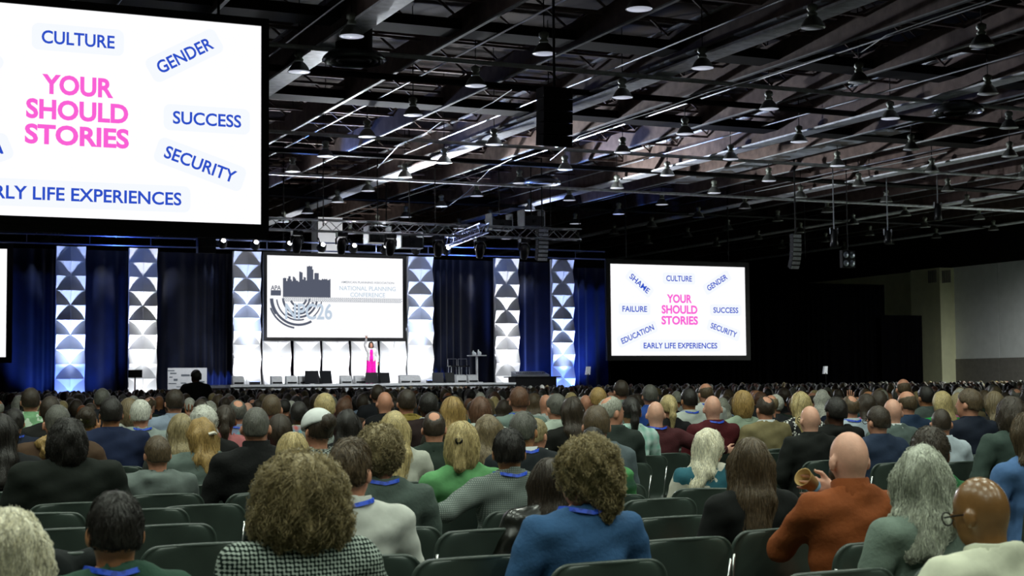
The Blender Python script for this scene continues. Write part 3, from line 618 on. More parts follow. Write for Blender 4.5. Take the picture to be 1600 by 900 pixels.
# ------------------------------------------------------------------ implicit surfaces for bodies
def surface_nets(fn, lo, hi, h):
    lo = np.array(lo, float); hi = np.array(hi, float); n = np.ceil((hi - lo) / h).astype(int) + 1
    ax = [lo[i] + h * np.arange(n[i]) for i in range(3)]
    G = np.stack(np.meshgrid(*ax, indexing='ij'), -1).astype(np.float32)
    D = fn(G.reshape(-1, 3)).reshape(n).astype(np.float32)
    S_ = D < 0
    c = [D[i:n[0] - 1 + i, j_:n[1] - 1 + j_, k:n[2] - 1 + k] for i in (0, 1) for j_ in (0, 1) for k in (0, 1)]
    cs_ = np.stack([x < 0 for x in c], 0); act = cs_.any(0) & ~cs_.all(0)
    idx = -np.ones(act.shape, int); ids = np.argwhere(act); idx[act] = np.arange(len(ids))
    if len(ids) == 0: return np.zeros((0, 3)), []
    cv = np.stack([x[act] for x in c], 1)
    corner = np.array([(i, j_, k) for i in (0, 1) for j_ in (0, 1) for k in (0, 1)], float)
    acc = np.zeros((len(ids), 3)); cnt = np.zeros(len(ids))
    for a in range(8):
        for b in range(a + 1, 8):
            if np.abs(corner[a] - corner[b]).sum() != 1: continue
            m_ = (cv[:, a] < 0) != (cv[:, b] < 0); t = cv[:, a] / (cv[:, a] - cv[:, b] + 1e-12)
            p = corner[a] + t[:, None] * (corner[b] - corner[a]); acc[m_] += p[m_]; cnt[m_] += 1
    V = lo + h * (ids + acc / cnt[:, None])
    F_ = []
    for axn in range(3):
        a1, a2 = [(1, 2), (2, 0), (0, 1)][axn]
        sl0 = [slice(None)] * 3; sl1 = [slice(None)] * 3; sl0[axn] = slice(0, -1); sl1[axn] = slice(1, None)
        x0, x1 = S_[tuple(sl0)], S_[tuple(sl1)]; e = np.argwhere(x0 != x1)
        ok = (e[:, a1] > 0) & (e[:, a2] > 0) & (e[:, a1] < n[a1] - 1) & (e[:, a2] < n[a2] - 1); e = e[ok]
        if not len(e): continue
        flip = x0[tuple(e.T)]
        def cell(d1, d2):
            q = e.copy(); q[:, a1] -= d1; q[:, a2] -= d2; return idx[tuple(q.T)]
        q = np.stack([cell(1, 1), cell(0, 1), cell(0, 0), cell(1, 0)], 1)
        q[~flip] = q[~flip][:, ::-1]; F_.append(q)
    return V, np.concatenate(F_) if F_ else []
def ell(P, c, r):
    q = (P - np.array(c, np.float32)) / np.array(r, np.float32); k0 = np.sqrt((q * q).sum(1)) + 1e-6
    q2 = q / np.array(r, np.float32); k1 = np.sqrt((q2 * q2).sum(1)) + 1e-6
    return k0 * (k0 - 1) / k1
def cap(P, a, b, ra, rb):
    a = np.array(a, np.float32); b = np.array(b, np.float32); d = b - a; t = np.clip(((P - a) @ d) / (d @ d + 1e-9), 0, 1)
    return np.sqrt((((P - a) - t[:, None] * d) ** 2).sum(1)) - (ra + (rb - ra) * t)
def smin(a, b, k):
    h = np.clip(.5 + .5 * (b - a) / k, 0, 1); return b + (a - b) * h - k * h * (1 - h)
def lumps(P, f, ph=0.):
    return np.sin(P[:, 0] * f + ph) * np.sin(P[:, 1] * f * 1.13 + 1.7 + ph) * np.sin(P[:, 2] * f * .91 + .6 + ph)
PIV = np.array([0, 0, 1.06])
SK_C, SK_R = (0, -.005, .113), (.075, .096, .104)
def head_fn(P, fine=True, neck=.054, wide=1.0):
    d = ell(P, SK_C, (SK_R[0] * wide, SK_R[1], SK_R[2])); d = smin(d, ell(P, (0, .034, .05), (.056 * wide, .06, .064)), .03)
    if fine:
        d = smin(d, ell(P, (0, .098, .083), (.013, .02, .024)), .012)
        for s in (-1, 1):
            d = smin(d, ell(P, (s * .083 * wide, -.008, .083), (.011, .022, .033)), .006)
            d = np.maximum(d, -ell(P, (s * .03, .103, .108), (.017, .014, .011)))
            d = smin(d, ell(P, (s * .03, .086, .106), (.013, .012, .012)), .003)
        d = smin(d, ell(P, (0, .09, .043), (.022, .008, .009)), .006)
    return d
def seg_arm(side, pose):
    # shoulder, elbow, wrist, fingertip direction
    sh = np.array([side * .185, -.01, .955])
    if pose == 'lap': return sh, np.array([side * .262, .03, .70]), np.array([side * .08, .24, .60]), np.array([-side * .4, .9, -.1])
    if pose == 'fold': return sh, np.array([side * .245, .06, .72]), np.array([-side * .02, .22, .74]), np.array([-side * 1., .1, 0])
    if pose == 'stretch': return sh, np.array([side * .40, -.12, .86]), np.array([side * .66, -.10, .83]), np.array([side * 1., .05, -.15])
    if pose == 'up': return sh, np.array([side * .27, .10, .88]), np.array([side * .25, .13, 1.13]), np.array([0, .15, 1.])
    if pose == 'face': return sh, np.array([side * .27, .12, .80]), np.array([side * .12, .14, 1.04]), np.array([-side * .2, -.1, 1.])
    if pose == 'cup': return sh, np.array([side * .185, .22, .78]), np.array([-side * .06, .19, 1.03]), np.array([side * 1., .25, .1])
    if pose == 'wide': return sh, np.array([side * .30, -.02, .72]), np.array([side * .2, .22, .64]), np.array([-side * .5, .8, 0])
def torso_fn(P, bulk, depth, off=0.0, fem=False):
    wv = .155 if not fem else .135
    d = ell(P, (0, 0, .54), ((.185 if not fem else .19) * bulk + off, .135 * depth + off, .14 + off))
    d = smin(d, ell(P, (0, .0, .70), (wv * bulk + off, .112 * depth + off, .18 + off)), .06)
    d = smin(d, ell(P, (0, -.005, .85), ((.165 if not fem else .145) * bulk + off, .118 * depth + off, .19 + off)), .06)
    sw = .15 if not fem else .135
    d = smin(d, cap(P, (-sw * (.5 + .5 * bulk), -.012, .945), (sw * (.5 + .5 * bulk), -.012, .945), .066 + off, .066 + off), .06)
    for s in (-1, 1): d = smin(d, cap(P, (s * .11, -.018, .975), (s * .035, -.02, 1.045), .045 + off, .04 + off), .035)
    return d
def arms_fn(P, pose, bulk, off=0.0, lower=True, upto=1.0):
    d = np.full(len(P), 9., np.float32)
    for side, ps in zip((-1, 1), pose):
        sh, el, wr_, fd = seg_arm(side, ps); sh = sh * np.array([.5 + .5 * bulk, 1, 1]); el = el * np.array([.45 + .55 * bulk, 1, 1])
        k = cap(P, sh, el, .060 * (.6 + .4 * bulk) + off, .046 + off)
        if upto >= 1: k = smin(k, cap(P, el, wr_, .043 + off, .03 + off), .03)
        else: k = cap(P, sh, sh + (el - sh) * .65, .057 * (.6 + .4 * bulk) + off, .054 + off)
        d = np.minimum(d, k)
    return d
def hand_mesh(side, pose, bulk, h=.0065):
    sh, el, wr_, fd = seg_arm(side, pose); fd = fd / np.linalg.norm(fd)
    ref = np.array([side * 1., 0, 0]) if abs(fd[0]) < .8 else np.array([0, 0, 1.]); lat = ref - fd * (ref @ fd); lat /= np.linalg.norm(lat); nrm = np.cross(fd, lat)
    pc = wr_ + fd * .05
    def fn(P):
        d = smin(cap(P, wr_ - fd * .06, wr_ + fd * .01, .031, .024), cap(P, wr_ + fd * .02 - lat * .012, wr_ + fd * .08 - lat * .018, .017, .015), .02)
        d = smin(d, cap(P, wr_ + fd * .02 + lat * .012, wr_ + fd * .08 + lat * .018, .017, .015), .02)
        for i, ln in enumerate((.058, .075, .080, .070)):
            b0 = wr_ + fd * .085 + lat * (.033 - .022 * i) * -1; k1 = b0 + fd * ln * .5 + lat * (-.006 + .004 * i) + nrm * .004; k2 = k1 + fd * ln * .5 + nrm * .012
            d = smin(d, np.minimum(cap(P, b0, k1, .0088, .0082), cap(P, k1, k2, .0082, .007)), .004)
        t0 = wr_ + fd * .03 + lat * .026; t1 = t0 + lat * .03 + fd * .03; t2 = t1 + fd * .032 + lat * .008
        return smin(d, np.minimum(cap(P, t0, t1, .013, .0105), cap(P, t1, t2, .0105, .008)), .006)
    lo = np.minimum(wr_ - .09, wr_ + fd * .2) - .06; hi = np.maximum(wr_ + .09, wr_ + fd * .2) + .06
    return surface_nets(fn, lo, hi, h)
def legs_fn(P, off=0.0, bulk=1.0):
    d = ell(P, (0, 0.01, .52), (.18 * bulk + off, .14 + off, .11 + off))
    for s in (-1, 1):
        d = smin(d, cap(P, (s * .095 * bulk, .03, .50), (s * .12, .42, .49), .082 + off, .06 + off), .04)
        d = smin(d, cap(P, (s * .12, .42, .49), (s * .12, .44, .11), .056 + off, .042 + off), .03)
    return d
def shoes_fn(P):
    d = np.full(len(P), 9., np.float32)
    for s in (-1, 1): d = np.minimum(d, smin(cap(P, (s * .12, .42, .055), (s * .13, .62, .04), .048, .038), cap(P, (s * .12, .44, .12), (s * .12, .43, .05), .048, .05), .02))
    return np.maximum(d, .004 - P[:, 2])
def hrot(yaw, pitch, roll=0): return rotz(yaw) @ rotx(pitch) @ roty(roll)
# hair shapes, in the head frame (origin at the neck pivot)
def zline(y): return np.interp(y, [-.12, -.085, -.03, .005, .03, .085, .12], [.045, .048, .06, .085, .115, .165, .19])
def face_cut(P, r=(.066, .09, .125), c=(0, .105, .065)): return -ell(P, c, r)
def hair_fn(kind, seed=0):
    def shell(P, t=.013): return ell(P, (0, -.008, .113), (SK_R[0] + t, SK_R[1] + t, SK_R[2] + t))
    def cut(P): return np.maximum((zline(P[:, 1]) - P[:, 2]) * .8, -np.minimum(ell(P, (.09, .0, .075), (.03, .03, .043)), ell(P, (-.09, .0, .075), (.03, .03, .043))))
    if kind in ('short', 'afro_short', 'buzz'):
        t = dict(short=.013, afro_short=.02, buzz=.006)[kind]
        return lambda P: np.maximum(smin(shell(P, t), ell(P, (0, -.06, .06), (.06, .035, .04)), .03), cut(P)) + .0025 * lumps(P, 75, seed), (-.13, -.15, -.02), (.13, .15, .27)
    if kind == 'crop':  # short, high at the front
        return lambda P: np.maximum(smin(shell(P, .011), ell(P, (0, .02, .185), (.065, .075, .05)), .03), cut(P)) + .003 * lumps(P, 60, seed), (-.13, -.15, -.02), (.13, .15, .28)
    if kind == 'ring':
        return lambda P: np.maximum(np.maximum(np.maximum(shell(P, .008), cut(P)), P[:, 2] - .155 + P[:, 1] * .25), P[:, 1] - .03) + .002 * lumps(P, 80, seed), (-.13, -.15, -.02), (.13, .1, .24)
    if kind == 'spot':
        return lambda P: np.maximum(np.maximum(shell(P, .009), cut(P)), -ell(P, (0, -.055, .2), (.042, .05, .055))) + .002 * lumps(P, 80, seed), (-.13, -.15, -.02), (.13, .15, .26)
    if kind == 'curlyshort':
        return lambda P: np.maximum(ell(P, (0, -.015, .125), (.105, .118, .12)), cut(P) - .02) + .009 * lumps(P, 85, seed) + .005 * lumps(P, 160, seed), (-.16, -.18, -.04), (.16, .16, .29)
    if kind == 'curlybig':
        return lambda P: np.maximum(smin(ell(P, (0, -.02, .105), (.138, .135, .14)), ell(P, (0, -.025, .015), (.15, .12, .085)), .05), face_cut(P)) + .008 * lumps(P, 60, seed) + .004 * lumps(P, 130, seed), (-.23, -.22, -.15), (.23, .19, .3)
    if kind == 'bob':
        return lambda P: np.maximum(np.maximum(smin(shell(P, .018), ell(P, (0, -.028, .065), (.095, .095, .125)), .03), face_cut(P)), -.055 - P[:, 2]) + .003 * lumps(P, 60, seed), (-.17, -.19, -.1), (.17, .17, .28)
    if kind == 'wavybob':
        return lambda P: np.maximum(smin(shell(P, .02), ell(P, (0, -.03, .05), (.11, .105, .14)), .04), face_cut(P)) + .008 * lumps(P, 50, seed), (-.19, -.2, -.14), (.19, .17, .29)
    if kind in ('long', 'longer', 'longwavy'):
        zl = dict(long=-.2, longer=-.31, longwavy=-.17)[kind]; am = .009 if kind == 'longwavy' else .004; wd = .5 if kind != 'longwavy' else .46
        def f(P):
            Q = P * np.array([wd, 1, 1], np.float32); d = smin(shell(P, .014), smin(cap(Q, (0, -.03, .10), (0, -.08, -.06), .052, .05), cap(Q, (0, -.085, -.06), (0, -.15, zl), .05, .026), .03), .04)
            return np.maximum(d, face_cut(P, (.07, .1, .3), (0, .11, -.05))) + am * lumps(P * np.array([1, 1, .6], np.float32), 55, seed)
        return f, (-.2, -.25, zl - .08), (.2, .17, .27)
    if kind == 'pony':
        def f(P):
            d = np.maximum(shell(P, .012), cut(P)); d = smin(d, cap(P, (0, -.10, .14), (0, -.135, .11), .03, .03), .02)
            return smin(d, smin(cap(P, (0, -.135, .11), (0, -.14, .02), .03, .034), cap(P, (0, -.14, .02), (0, -.115, -.14), .034, .014), .02), .012) + .003 * lumps(P, 70, seed)
        return f, (-.14, -.21, -.2), (.14, .15, .26)
    if kind == 'halfpony':
        def f(P):
            d = np.maximum(np.maximum(smin(shell(P, .018), ell(P, (0, -.028, .05), (.097, .096, .13)), .03), face_cut(P)), -.075 - P[:, 2])
            return smin(d, cap(P, (0, -.115, .13), (0, -.13, -.02), .02, .03), .02) + .004 * lumps(P, 60, seed)
        return f, (-.17, -.2, -.13), (.17, .17, .28)
    if kind == 'updo':
        def f(P):
            d = np.maximum(smin(shell(P, .016), ell(P, (.015, -.04, .17), (.105, .11, .095)), .03), cut(P) - .012)
            d = smin(d, ell(P, (.075, -.09, .09), (.055, .06, .11)), .03); d = smin(d, ell(P, (.07, -.085, .0), (.035, .035, .06)), .03)
            return d + .010 * lumps(P, 62, seed) + .004 * lumps(P, 120, seed)
        return f, (-.18, -.22, -.16), (.2, .16, .32)
    if kind == 'bun':
        return lambda P: smin(np.maximum(shell(P, .012), cut(P)), ell(P, (.01, -.11, .15), (.05, .045, .055)), .015) + .004 * lumps(P, 75, seed), (-.14, -.2, -.02), (.14, .15, .27)
    return None
def strands(fn, V, count, length, mt, lift=.006, curl=0.0, mode='down', rad=.0011, seg=7, seed=0, top=.0):
    r = np.random.default_rng(seed); P = V[r.integers(0, len(V), count)].astype(np.float64).copy()
    def grad(P):
        e = .004; p = P.astype(np.float32); g = np.stack([fn(p + np.float32(e) * np.eye(3, dtype=np.float32)[i]) - fn(p - np.float32(e) * np.eye(3, dtype=np.float32)[i]) for i in range(3)], 1)
        return g / (np.linalg.norm(g, axis=1)[:, None] + 1e-9)
    L_ = length * (.6 + .8 * r.random(count)); off = lift * r.random(count); ph = r.random(count) * 6.28; fr = 2.2 + 2 * r.random(count)
    side = r.normal(0, .25, (count, 3)); path = []; nr = []
    crown = np.array([0, -.03, .24])
    for s in range(seg):
        g = grad(P); d = fn(P.astype(np.float32)); P = P - g * (d - off)[:, None] * .8
        path.append(P.copy()); nr.append(g)
        if mode == 'down': t = np.array([0, 0, -1.]) + side * .35 + (P - crown) * np.array([1.2, 1.2, 0])
        else: t = (P - crown) + side * .08
        t = t - g * (t * g).sum(1)[:, None]; t /= np.linalg.norm(t, axis=1)[:, None] + 1e-9; P = P + t * (L_ / seg)[:, None]
    path = np.array(path); nr = np.array(nr); T = np.gradient(path, axis=0); T /= np.linalg.norm(T, axis=2)[..., None] + 1e-9; B = np.cross(T, nr)
    if curl > 0:
        for s in range(seg):
            a = ph + fr * 6.28 * s / seg; path[s] += curl * (np.cos(a)[:, None] * nr[s] + np.sin(a)[:, None] * B[s])
    w_ = rad * np.interp(np.arange(seg) / (seg - 1), [0, .2, .8, 1], [.6, 1, .9, .2])
    Vv = np.zeros((count, seg, 3, 3))
    for k in range(3):
        a = 2 * math.pi * k / 3; Vv[:, :, k] = (path + w_[:, None, None] * (math.cos(a) * nr + math.sin(a) * B)).transpose(1, 0, 2)
    base = (np.arange(count) * seg * 3)[:, None, None]; s_ = np.arange(seg - 1)[None, :, None] * 3; k = np.arange(3)[None, None]
    q = np.stack([base + s_ + k, base + s_ + (k + 1) % 3, base + s_ + 3 + (k + 1) % 3, base + s_ + 3 + k], -1).reshape(-1, 4)
    return Vv.reshape(-1, 3), q
def join(parts):
    Vs, Fs, n = [], [], 0
    for V, F_ in parts:
        if len(V) == 0: continue
        Vs.append(np.asarray(V)); Fs.append(np.asarray(F_) + n); n += len(V)
    return np.concatenate(Vs), np.concatenate(Fs)
def fast_mesh(name, V, Fq, m=None, smooth=True):
    me = bpy.data.meshes.new(name); V = np.asarray(V, np.float32); Fq = np.asarray(Fq, np.int32); me.vertices.add(len(V)); me.vertices.foreach_set('co', V.ravel())
    k = Fq.shape[1]; me.loops.add(Fq.size); me.loops.foreach_set('vertex_index', Fq.ravel()); me.polygons.add(len(Fq)); me.polygons.foreach_set('loop_start', np.arange(len(Fq), dtype=np.int32) * k)
    me.polygons.foreach_set('use_smooth', np.full(len(Fq), smooth)); me.update(calc_edges=True); me.validate()
    if m is not None: me.materials.append(m)
    return me
def shrunk_legs(h):
    return surface_nets(lambda P: legs_fn(P, .012), (-.34, -.2, .05), (.34, .56, .68), h), surface_nets(shoes_fn, (-.24, .34, -.02), (.24, .7, .2), h * .8)
(LEGV, LEGF), (SHOV, SHOF) = shrunk_legs(.025)
TROUS = {}
def trousers_mesh(col):
    if col not in TROUS: TROUS[col] = fast_mesh('trousers', LEGV, LEGF, fabric(col))
    return TROUS[col]
SHOES = fast_mesh('shoes', SHOV, SHOF, mat('shoe_leather', '#1a1715', .5, 0, .1))
def person_geo(yaw=0, pitch=0, roll=0, bulk=1.0, depth=1.0, fem=False, pose=('lap', 'lap'), hair='short', garment='sweater', lod=1, seed=0, lean=0.0, wide=1.0):
    """returns dict part -> (V, F); lod 0 fine, 1 mid, 2 far.  person sits facing +Y"""
    hH = (.0095, .014, .02)[lod]; hB = (.026, .032, .034)[lod]; hG = (.0155, .022, .027)[lod]; hh = (.0105, .0145, .018)[lod]
    Rm = hrot(yaw, pitch, roll); out = {}
    nk = .05 if fem else .058
    def hd(P):
        Q = ((P - PIV) @ Rm).astype(np.float32); d = head_fn(Q, lod < 2, nk, wide)
        return smin(d, cap(P, (0, -.02, .93), tuple(PIV + Rm @ np.array([0, -.012, .06])), nk + .006, nk - .003), .025)
    parts = [surface_nets(hd, (-.16, -.18, .9), (.16, .2, 1.33), hH)]
    parts.append(surface_nets(lambda P: smin(torso_fn(P, bulk, depth, -.012, fem), arms_fn(P, pose, bulk, -.006), .03), (-.80 if pose[0] == 'stretch' else -.42 * bulk, -.28, .36), (.80 if pose[1] == 'stretch' else .42 * bulk, .36, 1.2), hB))
    if lod < 2:
        for s, ps in zip((-1, 1), pose):
            if lod == 0 or ps in ('up', 'face', 'stretch', 'cup'): parts.append(hand_mesh(s, ps, bulk, .0085 if lod == 0 else .010))
    out['body'] = join(parts)
    g = garment; off = dict(sweater=.014, shirt=.010, suit=.018, hoodie=.022, tee=.010, coat=.032, puffer=.036, vest=.016)[g]
    def gf(P):
        d = torso_fn(P, bulk, depth, off, fem); a = arms_fn(P, pose, bulk, off * .9, upto=.5 if g in ('tee',) else 1.0)
        d = smin(d, a, .016) if g != 'vest' else d
        nb = nk + .016
        if g in ('sweater', 'tee', 'vest'): d = smin(d, cap(P, (0, -.02, .99), (0, -.016, 1.035), nb + .012, nb), .02)
        if g in ('shirt', 'suit', 'coat', 'puffer'): d = smin(d, cap(P, (0, -.022, 1.0), (0, -.014, 1.062), nb + .016, nb + .004), .012)
        if g == 'hoodie': d = smin(d, smin(ell(P, (0, -.10, 1.0), (.115, .06, .05)), ell(P, (0, -.115, .93), (.09, .05, .075)), .03), .025)
        if g == 'puffer': d = d + .008 * np.abs(np.sin(P[:, 2] * 38)) 
        d = np.maximum(np.maximum(d, -cap(P, (0, -.02, .95), (0, .02, 1.3), nk + .004, nk + .03)), P[:, 2] - 1.052 + .4 * (P[:, 1] + .02))
        wr_ = .0055 * np.sin(P[:, 2] * 31 + 5 * P[:, 0] + seed) * np.sin(P[:, 0] * 17 + seed * 1.3 + P[:, 2] * 9) + .003 * np.sin(P[:, 2] * 62 - P[:, 0] * 22 + seed)
        return d + wr_ * (1.0 if lod < 2 else 0)
    out['garment'] = surface_nets(gf, (-.80 if pose[0] == 'stretch' else -.45 * bulk, -.32, .40), (.80 if pose[1] == 'stretch' else .45 * bulk, .4, 1.22), hG)
    if lod and len(out['garment'][0]) == 0: pass
    hf = hair_fn(hair, seed)
    if hf:
        V, F_ = surface_nets(hf[0], hf[1], hf[2], hh)
        out['hair'] = (V, F_, hf[0], Rm)
    return out
def lanyard_geo():
    path = [(-.03, .16, .80), (-.055, .125, .92), (-.085, .07, 1.0), (-.092, .01, 1.046)] + [(.09 * math.sin(a), -.02 - .083 * math.cos(a), 1.034 + .016 * abs(math.sin(a))) for a in np.linspace(-1.35, 1.35, 11)] + [(.092, .01, 1.046), (.085, .07, 1.0), (.055, .125, .92), (.03, .16, .80)]
    path = np.array(path); V = []; F_ = []
    for i, p in enumerate(path):
        o_ = np.array([p[0], p[1] + .02, 0]); o_ /= np.linalg.norm(o_) + 1e-9; up = np.array([0, 0, .0078]) - o_ * .003
        V += [p + up, p - up, p - up + o_ * .004, p + up + o_ * .004]
        if i: F_ += [(4 * (i - 1) + k, 4 * (i - 1) + (k + 1) % 4, 4 * i + (k + 1) % 4, 4 * i + k) for k in range(4)]
    return MB().add(V, F_)
LANY = lanyard_geo().me('lanyard', mat('blue_lanyard', '#1f45b4', .5, 0, .1, pattern='dots', col2='#2c56d8', pscale=38.0), False)
def collar_mesh(kind, nk):
    h, r, t = dict(crew=(.022, .024, .008), shirt=(.042, .024, .006), turtle=(.06, .02, .008))[kind]
    prof = [(nk + r + .004, -.015), (nk + r, h), (nk + r - t * .5, h + .004), (nk + r - t, h), (nk + r - t - .004, -.015)]
    V = []; n = 24; F_ = []
    for rr, z in prof:
        for j in range(n):
            a = 2 * math.pi * j / n; x, y_ = rr * 1.04 * math.cos(a), rr * math.sin(a); V.append((x, y_ - .018 + .25 * z, 1.022 + z - .32 * (y_ + .02) if y_ > -.02 else 1.022 + z))
    k = len(prof)
    for i in range(k - 1): F_ += [(i * n + j, i * n + (j + 1) % n, (i + 1) * n + (j + 1) % n, (i + 1) * n + j) for j in range(n)]
    return V, F_
COLLARS = {}
def collar_for(kind, fem, m_):
    key = (kind, fem, m_.name)
    if key not in COLLARS: COLLARS[key] = mesh('collar', *collar_mesh(kind, .05 if fem else .058), m_, True)
    return COLLARS[key]
# ------------------------------------------------------------------ chairs
m_shell = mat('black_plastic_shell', '#39443e', .36, 0, .12, 8.0, .15, 300, spec=.5); m_chrome = mat('chrome', '#c8ccca', .2, .95, .05)
def chair_meshes():
    nu, nv = 15, 14; V = []; hw0 = .231
    def pt(u, v):   # u -1..1 across, v 0..1 up the back
        z = .46 + .37 * v; r = .08; zt = .83; hw = hw0 + .012 * v
        if z > zt - r: 
            k = (z - (zt - r)) / r; hw = hw - r * (1 - math.sqrt(max(0, 1 - k * k))) * .95
        x = u * hw; zz = z + .008 * (1 - u * u) * v
        return x, -.17 - .07 * v - .045 * (1 - u * u) * (.3 + .7 * v) + .02, zz
    grid = [[pt(-1 + 2 * i / (nu - 1), 1 - (1 - k / (nv - 1)) ** 2.2) for i in range(nu)] for k in range(nv)]
    F_ = []
    for s, o in ((0, 0.0), (1, -.014)):
        for row in grid:
            for x, y_, z in row: V.append((x, y_ + o, z))
    n = nu * nv
    for k in range(nv - 1):
        for i in range(nu - 1):
            q = k * nu + i; F_.append((q, q + nu, q + nu + 1, q + 1)); F_.append((n + q, n + q + 1, n + q + nu + 1, n + q + nu))
    rim = [k * nu for k in range(nv)] + [(nv - 1) * nu + i for i in range(1, nu)] + [k * nu + nu - 1 for k in range(nv - 2, -1, -1)] + [i for i in range(nu - 2, 0, -1)]
    for a, b in zip(rim, rim[1:] + rim[:1]): F_.append((a, b, n + b, n + a))
    back = mesh('backrest', V, F_, m_shell, True)
    # rolled edge around the back
    edge = [grid[k][0] for k in range(nv)] + [grid[nv - 1][i] for i in range(1, nu - 1)] + [grid[k][nu - 1] for k in range(nv - 1, -1, -1)]
    rimm = MB().tube([(x, y_ - .007, z) for x, y_, z in edge], .0095, 6).me('rolled_rim', m_shell, True)
    V = []; F_ = []
    for o in (0, -.016):
        for k in range(9):
            for i in range(11):
                u = -1 + 2 * i / 10; v = k / 8; hw = .225 - (.04 * max(0, v - .75) / .25 if v > .75 else 0)
                V.append((u * hw, -.17 + .42 * v, .455 - .02 * (1 - u * u) * math.sin(math.pi * v) - (.05 * max(0, v - .8) / .2) ** 1.2 + o))
    for k in range(8):
        for i in range(10):
            q = k * 11 + i; F_.append((q, q + 1, q + 12, q + 11)); F_.append((99 + q, 99 + q + 11, 99 + q + 12, 99 + q + 1))
    rim = [i for i in range(11)] + [k * 11 + 10 for k in range(1, 9)] + [88 + i for i in range(9, -1, -1)] + [k * 11 for k in range(7, 0, -1)]
    for a, b in zip(rim, rim[1:] + rim[:1]): F_.append((a, 99 + a, 99 + b, b))
    seat = mesh('seat', V, F_, m_shell, True)
    legs = []
    for sx in (-1, 1):
        legs.append(MB().tube([(sx * .2, -.12, .44), (sx * .225, -.19, .30), (sx * .235, -.24, .012)], .0105, 7).me('leg', m_chrome, True))
        legs.append(MB().tube([(sx * .2, .16, .44), (sx * .225, .2, .30), (sx * .235, .22, .012)], .0105, 7).me('leg', m_chrome, True))
    fr = MB().tube([(-.2, -.12, .435), (-.2, .16, .435), (.2, .16, .435), (.2, -.12, .435), (-.2, -.12, .435)], .0105, 7).me('seat_frame', m_chrome, True)
    post = [MB().tube([(sx * .2, -.13, .43), (sx * .226, -.165, .5), (sx * .236, -.215, .74)], .009, 6).me('back_post', m_chrome, True) for sx in (-1, 1)]
    return dict(backrest=back, rim=rimm, seat=seat, legs=legs, frame=fr, post=post)
CH = chair_meshes()
def chair(x, y, rz, label, group, full=True):
    o = empty('stacking_chair', (x, y, 0), rz); tag(o, label, 'chair', group)
    b = link('backrest', CH['backrest'], o); link('rolled_rim', CH['rim'], b); link('seat', CH['seat'], o)
    if full:
        for l in CH['legs']: link('leg', l, o)
        link('seat_frame', CH['frame'], o)
        for l in CH['post']: link('back_post', l, o)
    return o
# ------------------------------------------------------------------ the audience
HTOP = dict(short=1.292, buzz=1.285, afro_short=1.30, crop=1.297, ring=1.278, spot=1.287, none=1.278, curlyshort=1.31, curlybig=1.315, bob=1.30, wavybob=1.30, long=1.30, longer=1.30, longwavy=1.30, pony=1.29, halfpony=1.30, updo=1.335, bun=1.295)
HC = dict(black='#1f1b17', dkbrown='#362c21', brown='#574834', ltbrown='#76674c', ash='#93845f', blonde='#bba876', platinum='#e2dcc2', honey='#a3854f', auburn='#644532', grey='#9b9c8f', white='#cdcdc2', dkgrey='#57564f', curly='#97875f', silver='#b5b9a8')
def place_parts(o, geo, hc, skin, gm, tcol, lod, hairkind, seed, near, lany, dens=1.0):
    body = link('body', fast_mesh('body', *geo['body'], SKIN[skin]), o)
    link('garment', fast_mesh('garment', *geo['garment'], gm), o)
    link('trousers', trousers_mesh(tcol), o); link('shoes', SHOES, o)
    if 'hair' in geo:
        V, F_, fn, Rm = geo['hair']
        hm = hairmat(HC[hc])
        if near:
            mode = 'down' if hairkind in ('long', 'longer', 'longwavy', 'bob', 'wavybob', 'halfpony', 'curlybig') else 'out'
            cu = dict(curlybig=.010, curlyshort=.008, updo=.009, longwavy=.006, wavybob=.006).get(hairkind, .0008)
            ln = dict(short=.03, buzz=.01, afro_short=.012, crop=.04, ring=.02, spot=.025, curlyshort=.06, curlybig=.11, updo=.09, bob=.12, halfpony=.12, long=.2, longer=.24, longwavy=.18, wavybob=.13).get(hairkind, .06)
            ct = dict(short=1700, buzz=1100, crop=1700, ring=800, spot=1500, curlybig=4200, curlyshort=2600, updo=3000, long=2600, longer=2800, longwavy=2800).get(hairkind, 2000)
            ct = int(ct * dens * .52)
            lf = dict(curlybig=.022, curlyshort=.012, updo=.012).get(hairkind, .004)
            sv, sf = strands(fn, V, ct, ln, hm, lf, cu, mode, .0018 if hairkind not in ('short', 'buzz', 'ring', 'spot') else .0014, 7 if dens == 1 else 5, seed)
            V, F_ = join([(V, F_), (sv, sf)])
        h = link('hair', fast_mesh('hair', V, F_, hm), o); h.matrix_local = Matrix.Translation(PIV) @ Matrix([list(map(float, r)) for r in Rm]).to_4x4()
    if lany: link('lanyard', LANY, o)
    return body
LENS = mat('spectacle_black', '#101010', .3, 0, .05)
